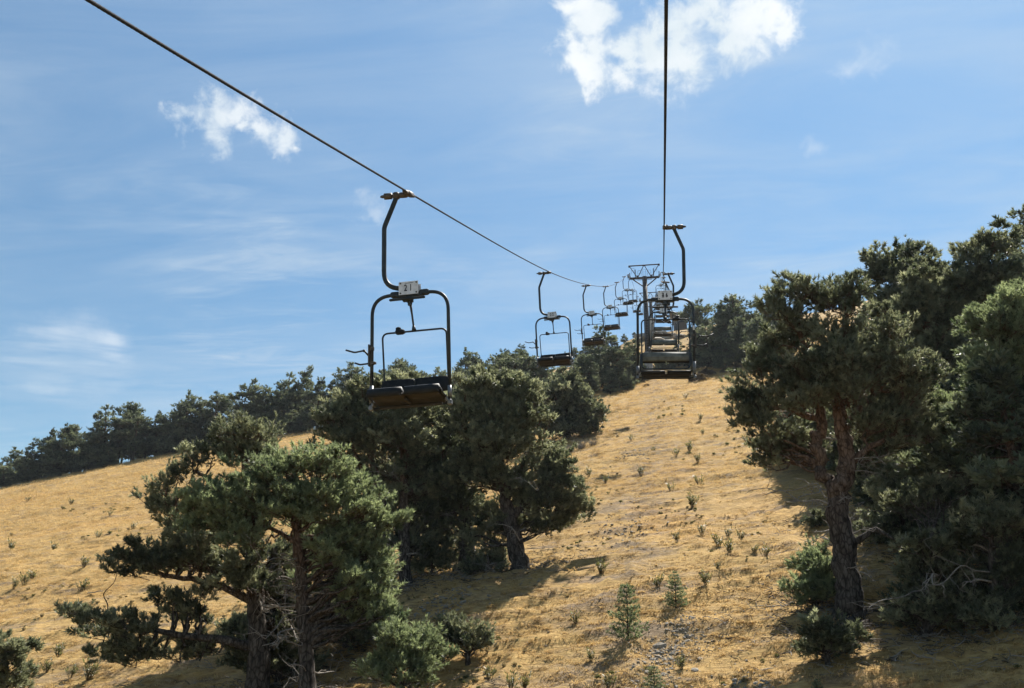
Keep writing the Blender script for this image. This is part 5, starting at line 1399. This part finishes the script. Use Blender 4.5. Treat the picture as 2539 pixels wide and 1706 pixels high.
def background_pines():
    var = [generic_variant(k) for k in range(8)]
    rng = np.random.RandomState(9)
    cnt = {}
    text = {'ridge': ('dark ridge pine, %s from the left end of the front treeline', 'pines along the left ridge'),
            'ridge_back': ('dark pine half hidden in the second row of the left ridge, %s from the left', 'second row of pines on the left ridge'),
            'centre': ('pine on the skyline behind the middle group, %s from the left', 'pines behind the middle group'),
            'ridge_low': ('low young pine at the foot of the left ridge treeline, %s from the left', 'young pines under the left ridge treeline'),
            'right_back': ('shaded pine in the wood behind the large forked pine, %s from the left', 'pines in the wood on the right'),
            'swath_left': ('pine on the left of the swath beneath the far left chairs, %s from the left', 'pines left of the upper swath'),
            'swath_right': ('dark pine right of the upper swath behind chair 46, %s from the left', 'pines right of the upper swath')}
    order = {}
    for k in text:
        idx = [i for i, g in enumerate(GENERIC) if g[0] == k]
        idx.sort(key=lambda i: GENERIC[i][1] / GENERIC[i][2])
        for n, i in enumerate(idx): order[i] = n + 1
    for i, (k, x, y, z, h) in enumerate(GENERIC):
        v = var[rng.randint(len(var))]
        s = h / 7.0
        root = thing('pine_tree', text[k][0] % ordinal(order[i]), 'pine', (x, y, float(hill(x, y)) - .15), rng.uniform(0, 6.283), text[k][1])
        w = max(s, .62) * rng.uniform(.9, 1.15)
        if k == 'ridge_low': w = s * rng.uniform(1.3, 1.8)
        if k.startswith('swath') or k in ('right_back', 'centre'): w = s * rng.uniform(1.0, 1.3)
        root.scale = (w, w, s)
        link('trunk', v[0], root)
        c = link('crown', v[1], root)
        b = link('crown_branches', v[2], c); b['kind'] = 'stuff'


background_pines()

# ------------------------------------------------------------------ small conifers, herbs, shrubs
def conifer_mesh(seed):
    rng = np.random.RandomState(seed)
    crown = Acc(); wood = Acc()
    tube(wood, [(0, 0, -.03), (0.01, 0, .5), (0, .005, 1.0)], [.022, .014, .004], 6)
    z = .03
    P, D = [], []
    while z < .97:
        L = .44 * (1 - z) ** .85 + .03
        n = rng.randint(5, 8); a0 = rng.uniform(0, 6.28)
        for k in range(n):
            a = a0 + k * 6.283 / n + rng.uniform(-.3, .3); l = L * rng.uniform(.7, 1.15)
            d = np.array([math.cos(a), math.sin(a), rng.uniform(.15, .5)])
            e = np.array([0, 0, z]) + d * l
            tube(wood, np.array([[0, 0, z], e]), [.006, .002], 3, cap=False)
            for t in np.arange(.25, 1.01, .05 / max(l, .05)):
                p = np.array([0, 0, z]) + d * l * t
                P.append(p + rng.normal(0, .012, 3)); D.append(d + rng.normal(0, .5, 3) + np.array([0, 0, .25]))
                if rng.rand() < .5:
                    sd = np.cross(d, [0, 0, 1]) * rng.choice([-1, 1])
                    P.append(p + sd * rng.uniform(.03, .10)); D.append(d * .6 + sd)
        z += rng.uniform(.075, .11)
    P = np.array(P); D = np.array(D)
    add_tufts(crown, P, D, rng.uniform(.5, .85, len(P)), np.clip(rng.normal(.5, .22, len(P)), 0, 1), rng, TUFT_MID)
    return crown.mesh('crown', M['needles_green'], False, True), wood.mesh('trunk', M['bark'])


SAP_LAB = ['tallest green conifer sapling standing alone in the grass swath', 'smaller conifer sapling uphill and right of the tallest sapling', 'bushy little sapling at the bottom edge of the swath among stones', 'little sapling at the lower right edge of the sunlit grass']
for i, (x, y, z, h) in enumerate(SAPLINGS):
    cm, wm = conifer_mesh(300 + i)
    root = thing('conifer_sapling', SAP_LAB[i], 'sapling', (x, y, float(ground(x, y)) - .02), .7 * i, 'conifer saplings on the slope')
    root.scale = (h * (.80 if i == 0 else .95),) * 2 + (h,)
    link('crown', cm, root); link('trunk', wm, root)


def herb_mesh(seed):
    rng = np.random.RandomState(seed); acc = Acc(); dry = Acc()
    for s in range(rng.randint(10, 17)):
        a = rng.uniform(0, 6.283); lean = rng.uniform(.05, .55); L = rng.uniform(.5, 1.05)
        d = np.array([math.cos(a) * lean, math.sin(a) * lean, 1.0]); d /= np.linalg.norm(d)
        b = np.array([math.cos(a), math.sin(a), 0]) * rng.uniform(0, .12)
        tube(dry, np.array([b, b + d * L * .9]), [.014, .008], 4, cap=False)
        for k in range(rng.randint(7, 11)):
            t = rng.uniform(.25, 1.0); p = b + d * L * t * .92
            aa = rng.uniform(0, 6.283); q = np.array([math.cos(aa), math.sin(aa), rng.uniform(.5, 1.6)]); q /= np.linalg.norm(q)
            w = np.cross(q, d); w /= max(np.linalg.norm(w), 1e-6); l = rng.uniform(.16, .32); ww = l * .13
            m_ = p + q * l * .5; e = p + q * l + np.array([0, 0, -.02])
            tn = np.clip(rng.normal(.5, .2), 0, 1)
            acc.add([p, m_ + w * ww, m_ - w * ww, e, ], None, [(0, 1, 2), (1, 3, 2)], tn)
    return acc.mesh('leaves', M['herb'], False, True), dry.mesh('stems', M['weed_leaf'], True, True)


HV = [herb_mesh(400 + k) for k in range(5)]
_r = np.random.RandomState(21)
HORD = {}
for cond in (True, False):
    for n, i in enumerate(sorted((i for i in range(len(HERBS)) if (HERBS[i][0] > -8) == cond), key=lambda i: HERBS[i][0] / HERBS[i][1])): HORD[i] = n + 1
SORD = {i: n + 1 for n, i in enumerate(sorted(range(len(STONES)), key=lambda i: STONES[i][0] / STONES[i][1]))}
for i, (x, y, z, h) in enumerate(HERBS):
    side = 'leafy green weed in the sunlit grass swath, %s weed from the left' % ordinal(HORD[i]) if x > -8 else 'leafy green weed in the left meadow, %s weed from the left' % ordinal(HORD[i])
    grp = 'weed tufts in the swath' if x > -8 else 'weed tufts in the left meadow'
    root = thing('weed_tuft', side, 'weed', (x, y, float(ground(x, y)) - .02), _r.uniform(0, 6.28), grp)
    s = h * _r.uniform(.85, 1.1)
    root.scale = (s, s, s)
    lv, stm = HV[_r.randint(5)]
    link('leaves', lv, root); link('stems', stm, root)


def mound_mesh(seed, mat, ts, up=.6):
    rng = np.random.RandomState(seed); acc = Acc()
    n = 420
    d = sphere_dirs(rng, n); d[:, 2] = np.abs(d[:, 2])
    f = rng.uniform(.5, 1.0, n) ** .5
    lump = 1 + .25 * np.sin(d[:, 0] * 5 + seed) * np.cos(d[:, 1] * 4)
    P = d * (f * lump)[:, None] * np.array([.5, .5, .42])
    add_tufts(acc, P, d + np.array([0, 0, up]) + rng.normal(0, .2, (n, 3)), ts * rng.uniform(.8, 1.3, n), np.clip(rng.normal(.45, .2, n), 0, 1), rng, TUFT_FAR)
    return acc.mesh('foliage', M[mat], False, True)


MV = [mound_mesh(500 + k, 'brown_leaf', 1.6) for k in range(3)]
GV = [mound_mesh(520 + k, 'needles', 1.5) for k in range(3)]
MOUND_LAB = ['low brown dwarf shrub mound just right of chair 46', 'low brown dwarf shrub mound, second right of chair 46', 'small brown dwarf shrub, third right of chair 46', 'smallest brown dwarf shrub, farthest right of chair 46', 'small brown dwarf shrub at the foot of the lift tower', 'grey-green bush behind the seat of chair 46', 'low grey-green bush left of the bush behind chair 46', 'grey-green bush left of the lift tower pedestal', 'low grey-green bush uphill of the lift tower pedestal']
for i, (x, y, z, h) in enumerate(MOUNDS):
    me = (MV if i < 5 else GV)[i % 3]
    o = link('dwarf_shrub', me); o.location = (x, y, float(ground(x, y)) - .05); o.rotation_euler = (0, 0, i * 1.3)
    o.scale = (h * 1.5, h * 1.3, h * (1.1 if i < 5 else 1.6))
    tag(o, MOUND_LAB[i], 'shrub', 'dwarf shrubs on the upper slope')


def brush_mesh(seed):
    rng = np.random.RandomState(seed); acc = Acc()
    for _ in range(60):
        a = rng.uniform(0, 6.283); l = rng.uniform(.5, 1.0)
        e = np.array([math.cos(a) * rng.uniform(.1, .7), math.sin(a) * rng.uniform(.1, .7), l])
        P = wiggle(np.array([rng.uniform(-.2, .2), rng.uniform(-.2, .2), 0]), e, rng, 4, .06)
        tube(acc, P, [.012, .010, .007, .003], 3, cap=False)
        for _ in range(3):
            k = P[rng.randint(1, 4)]
            tube(acc, np.array([k, k + rng.normal(0, .16, 3) + [0, 0, .12]]), [.006, .002], 3, cap=False)
    return acc.mesh('twigs', M['dead_twig'])


BR = [brush_mesh(600 + k) for k in range(2)]
for i, (x, y, z, h) in enumerate(DRYBRUSH):
    o = link('dry_brush', BR[i % 2]); o.location = (x, y, float(ground(x, y)) - .05); o.scale = (h * 1.3, h * 1.3, h); o.rotation_euler = (0, 0, i * 2.1)
    tag(o, ['dry twiggy brush at the foot of the blue-green bushy pine', 'rightmost dry brush below the blue-green bushy pine', 'leftmost dry brush below the blue-green bushy pine'][i], 'brush', 'dry brush beside the swath')

# fallen branch in the meadow
x, y, z, h = LOG
a = Acc(); rg = np.random.RandomState(3)
tube(a, catmull(wiggle(np.array([-.28, 0, .03]), np.array([.3, .08, .09]), rg, 5, .06), 3), np.linspace(.028, .012, 13), 7)
tube(a, [(.05, .02, .06), (.2, .12, .14)], [.012, .005], 5)
o = link('fallen_branch', a.mesh('fallen_branch', M['stone'])); o.location = (x, y, float(ground(x, y)) + .03)
tag(o, 'bleached fallen branch lying in the dry left meadow', 'branch')


# ------------------------------------------------------------------ stones
def stone_mesh(seed):
    rng = np.random.RandomState(seed)
    t = (1 + 5 ** .5) / 2
    v = np.array([(-1, t, 0), (1, t, 0), (-1, -t, 0), (1, -t, 0), (0, -1, t), (0, 1, t), (0, -1, -t), (0, 1, -t), (t, 0, -1), (t, 0, 1), (-t, 0, -1), (-t, 0, 1)]) / math.hypot(1, t)
    f = [(0, 11, 5), (0, 5, 1), (0, 1, 7), (0, 7, 10), (0, 10, 11), (1, 5, 9), (5, 11, 4), (11, 10, 2), (10, 7, 6), (7, 1, 8), (3, 9, 4), (3, 4, 2), (3, 2, 6), (3, 6, 8), (3, 8, 9), (4, 9, 5), (2, 4, 11), (6, 2, 10), (8, 6, 7), (9, 8, 1)]
    v = v * rng.uniform(.6, 1.15, (12, 1)) * np.array([.5, .38, .26]) + rng.normal(0, .03, (12, 3))
    a = Acc(); a.add(v, None, f)
    return a.mesh('stone', M['stone'], False)


SV = [stone_mesh(700 + k) for k in range(7)]
_r = np.random.RandomState(31)
for i, (x, y, z, h) in enumerate(STONES):
    o = link('stone', SV[i % 7]); o.location = (x, y, float(ground(x, y)) + .02); o.scale = (h * 1.05,) * 3; o.rotation_euler = (_r.uniform(-.3, .3), _r.uniform(-.3, .3), _r.uniform(0, 6))
    tag(o, 'pale limestone lying loose in the grass swath, %s from the left' % ordinal(SORD[i]), 'stone', 'loose stones in the swath')
for i, (x, y, z, h) in enumerate(ROCKS):
    o = link('boulder', SV[i % 7]); o.location = (x, y, float(ground(x, y)) + .15); o.scale = (h * 3.2, h * 2.6, h * 2.8); o.rotation_euler = (_r.uniform(-.2, .2), _r.uniform(-.2, .2), _r.uniform(0, 6))
    tag(o, 'grey boulder on the top of the slope behind chair 46, %s from the left' % ordinal([2, 3, 5, 6, 1, 4, 7][i]), 'boulder', 'boulders at the top of the slope')


# ------------------------------------------------------------------ scattered stuff (geometry-node instances)
def scatter(name, label, pts, rot, scl, idx, meshes, mat_slot=None):
    src = bpy.data.collections.new(name + '_kinds')
    for k, me in enumerate(meshes):
        src.objects.link(bpy.data.objects.new('%s_kind_%02d' % (name, k), me))
    me = bpy.data.meshes.new(name)
    me.vertices.add(len(pts)); me.vertices.foreach_set('co', np.asarray(pts, np.float32).ravel())
    for nm, ty, key, arr in (('rot', 'FLOAT_VECTOR', 'vector', rot), ('scl', 'FLOAT', 'value', scl), ('idx', 'INT', 'value', idx)):
        at = me.attributes.new(nm, ty, 'POINT')
        at.data.foreach_set(key, np.asarray(arr, np.int32 if ty == 'INT' else np.float32).ravel())
    me.materials.append(meshes[0].materials[0])
    o = link(name, me)
    ng = bpy.data.node_groups.new(name, 'GeometryNodeTree')
    ng.interface.new_socket('Geometry', in_out='INPUT', socket_type='NodeSocketGeometry')
    ng.interface.new_socket('Geometry', in_out='OUTPUT', socket_type='NodeSocketGeometry')
    N, Lk = ng.nodes.new, ng.links.new
    gi, go = N('NodeGroupInput'), N('NodeGroupOutput')
    ci = N('GeometryNodeCollectionInfo'); ci.inputs['Collection'].default_value = src; ci.inputs['Separate Children'].default_value = True; ci.inputs['Reset Children'].default_value = True
    ip = N('GeometryNodeInstanceOnPoints'); ip.inputs['Pick Instance'].default_value = True

    def attr(nm, ty):
        n = N('GeometryNodeInputNamedAttribute'); n.data_type = ty; n.inputs['Name'].default_value = nm
        return n.outputs['Attribute']
    Lk(gi.outputs[0], ip.inputs['Points']); Lk(ci.outputs[0], ip.inputs['Instance'])
    Lk(attr('idx', 'INT'), ip.inputs['Instance Index']); Lk(attr('rot', 'FLOAT_VECTOR'), ip.inputs['Rotation']); Lk(attr('scl', 'FLOAT'), ip.inputs['Scale'])
    Lk(ip.outputs[0], go.inputs[0])
    md = o.modifiers.new('scatter', 'NODES'); md.node_group = ng
    o['kind'] = 'stuff'; o['label'] = label
    return o


def grass_mesh(seed, nb, L0, spread):
    rng = np.random.RandomState(seed); acc = Acc()
    for _ in range(nb):
        a = rng.uniform(0, 6.283); b = np.array([rng.normal(0, spread), rng.normal(0, spread * .6), -.02])
        d = np.array([math.cos(a) * .9, math.sin(a) * .75 - .55, rng.uniform(.2, .8)]); d /= np.linalg.norm(d)
        L = L0 * rng.uniform(.6, 1.3); w = np.cross(d, [0, 0, 1.]); w /= np.linalg.norm(w); ww = rng.uniform(.0035, .0065)
        m_ = b + d * L * .55; e = b + d * L + np.array([0, -.02, -.30 * L])
        acc.add([b - w * ww, b + w * ww, m_ - w * ww * .9, m_ + w * ww * .9, e], None, [(0, 1, 3), (0, 3, 2), (2, 3, 4)])
    return acc.mesh('grass_tuft', M['grass'], False)


def scatter_grass():
    rng = np.random.RandomState(41)
    near = [grass_mesh(800 + k, 18, .11, .085) for k in range(5)]
    far = [grass_mesh(820 + k, 26, .30, .20) for k in range(4)]

    def sample(n, r0, r1, a0, a1, p=1.0):
        r = np.sqrt(rng.uniform(r0 ** 2, r1 ** 2, n)) if p == 1.0 else r0 * (r1 / r0) ** rng.uniform(0, 1, n)
        a = rng.uniform(R(a0), R(a1), n)
        return r * np.sin(a), r * np.cos(a)
    x1, y1 = sample(38000, 13, 42, -45, 30, 2.0)
    x2, y2 = sample(52000, 36, 125, -45, 12, 2.0)
    k2 = (x2 > -95) & (y2 < 142)
    x2, y2 = x2[k2], y2[k2]
    bare = vnoise(x1 * .5, y1 * 1.1, 11)
    keep = bare + rng.normal(0, .12, len(x1)) < .74
    x1, y1 = x1[keep], y1[keep]
    z1 = ground(x1, y1); z2 = ground(x2, y2)
    n1, n2 = len(x1), len(x2)
    rot = np.stack([rng.normal(.1, .12, n1), rng.normal(0, .12, n1), rng.uniform(-.8, .8, n1)], -1)
    scatter('dry_grass', 'short dry golden grass covering the near slope', np.stack([x1, y1, z1], -1), rot, rng.uniform(.55, 1.25, n1), rng.randint(0, 5, n1), near)
    rot = np.stack([rng.normal(.1, .12, n2), rng.normal(0, .12, n2), rng.uniform(-.8, .8, n2)], -1)
    sc2 = rng.uniform(.6, 1.2, n2) * np.clip(np.hypot(x2, y2) / 75, .55, 1.25)
    scatter('distant_dry_grass', 'dry golden grass on the far slope and left meadow', np.stack([x2, y2, z2], -1), rot, sc2, rng.randint(0, 4, n2), far)


scatter_grass()


def scatter_gravel():
    rng = np.random.RandomState(51)
    X, Y, S = [], [], []
    for (x, y, z, h) in SCREE:
        n = 300
        X.append(x + rng.normal(0, h * .75, n)); Y.append(y + rng.normal(0, h * 1.3, n)); S.append(rng.gamma(2.2, .035, n) + .02)
    r = 14 * (70 / 14) ** rng.uniform(0, 1, 1600); a = rng.uniform(R(-42), R(28), 1600)
    X.append(r * np.sin(a)); Y.append(r * np.cos(a)); S.append(rng.gamma(2.0, .022, 1600) + .015)
    X, Y, S = map(np.concatenate, (X, Y, S)); n = len(X)
    Z = ground(X, Y) + S * .02
    scatter('gravel', 'pale limestone gravel strewn in patches on the slope', np.stack([X, Y, Z], -1), np.stack([rng.normal(0, .3, n), rng.normal(0, .3, n), rng.uniform(0, 6.28, n)], -1), S * .72, rng.randint(0, 7, n), SV)


scatter_gravel()


def scatter_weeds():
    rng = np.random.RandomState(61)
    r = 14 * (75 / 14) ** rng.uniform(0, 1, 9000); a = rng.uniform(R(-43), R(28), 9000)
    x, y = r * np.sin(a), r * np.cos(a)
    pat = vnoise(x * .28, y * .28, 12) * .6 + vnoise(x * 1.1, y * 1.1, 13) * .4
    k = pat + rng.normal(0, .06, len(x)) > .63
    x, y = x[k], y[k]; n = len(x)
    kinds = [weed_mesh(900 + q) for q in range(4)]
    scatter('dry_weeds', 'low brown and olive weeds mixed into the dry grass', np.stack([x, y, ground(x, y)], -1), np.stack([rng.normal(0, .15, n), rng.normal(0, .15, n), rng.uniform(0, 6.28, n)], -1), rng.uniform(.3, .8, n) * np.clip(np.hypot(x, y) / 40, .75, 1.5), rng.randint(0, 4, n), kinds)


def weed_mesh(seed):
    rng = np.random.RandomState(seed); acc = Acc()
    n = 26
    P = rng.normal(0, .05, (n, 3)) * np.array([1, 1, .3]) + np.array([0, 0, .02])
    add_tufts(acc, P, np.array([[0, 0, 1.]]) + rng.normal(0, .5, (n, 3)), rng.uniform(.6, 1.2, n), np.clip(rng.normal(.45, .25, n), 0, 1), rng, TUFT_FAR)
    return acc.mesh('weed', M['weed_leaf' if seed % 2 else 'herb'], False, True)


scatter_weeds()


def scatter_litter():
    rng = np.random.RandomState(71)
    kinds = []
    for q in range(4):
        a = Acc()
        for _ in range(5):
            p = rng.normal(0, .09, 3) * np.array([1, 1, .1]) + np.array([0, 0, .02]); d = rng.normal(0, 1, 3) * np.array([1, 1, .25]); d /= np.linalg.norm(d)
            L = rng.uniform(.08, .24); P = wiggle(p, p + d * L, rng, 3, .08)
            tube(a, P, [.006, .005, .002], 4, cap=False)
        kinds.append(a.mesh('litter', M['dead_twig' if q % 2 else 'bark']))
    X, Y = [], []
    for h in HEROES:
        if len(h['lobes']) < 6: continue
        n = 150; r = np.abs(rng.normal(0, 1.25, n)) + .15; t = rng.uniform(0, 6.283, n)
        X.append(h['loc'][0] + r * np.cos(t)); Y.append(h['loc'][1] + r * np.sin(t))
    X, Y = np.concatenate(X), np.concatenate(Y); n = len(X)
    scatter('twig_litter', 'fallen twigs and bark littering the ground under the pines', np.stack([X, Y, ground(X, Y) + .02], -1), np.stack([rng.normal(0, .2, n), rng.normal(0, .2, n), rng.uniform(0, 6.28, n)], -1), rng.uniform(.6, 1.6, n), rng.randint(0, 4, n), kinds)


scatter_litter()


# ------------------------------------------------------------------ thin mountain haze
def build_haze():
    a = Acc()
    X = 960.0; z0, z1 = HAZE_Z
    v = [(x, y, z) for z in (z0, z1) for (x, y) in ((-X, -X), (X, -X), (X, X), (-X, X))]
    a.add(v, [(3, 2, 1, 0), (4, 5, 6, 7), (0, 1, 5, 4), (1, 2, 6, 5), (2, 3, 7, 6), (3, 0, 4, 7)])
    m = bpy.data.materials.new('haze'); m.use_nodes = True
    nt = m.node_tree; nt.nodes.clear()
    out = nt.nodes.new('ShaderNodeOutputMaterial'); pv = nt.nodes.new('ShaderNodeVolumePrincipled')
    pv.inputs['Color'].default_value = (.80, .88, 1.0, 1); pv.inputs['Density'].default_value = HAZE_DENSITY; pv.inputs['Anisotropy'].default_value = 0.25
    nt.links.new(pv.outputs[0], out.inputs['Volume'])
    o = link('haze', a.mesh('haze', m, False)); o['kind'] = 'stuff'; o['label'] = 'thin bluish mountain haze'


_g = np.array([v.co.z for v in bpy.data.objects['hillside'].data.vertices])
HAZE_Z = (float(_g.min()) - 1.0, max(float(_g.max()), 56.0) + 1.0)
HAZE_DENSITY = 0.00014
build_haze()
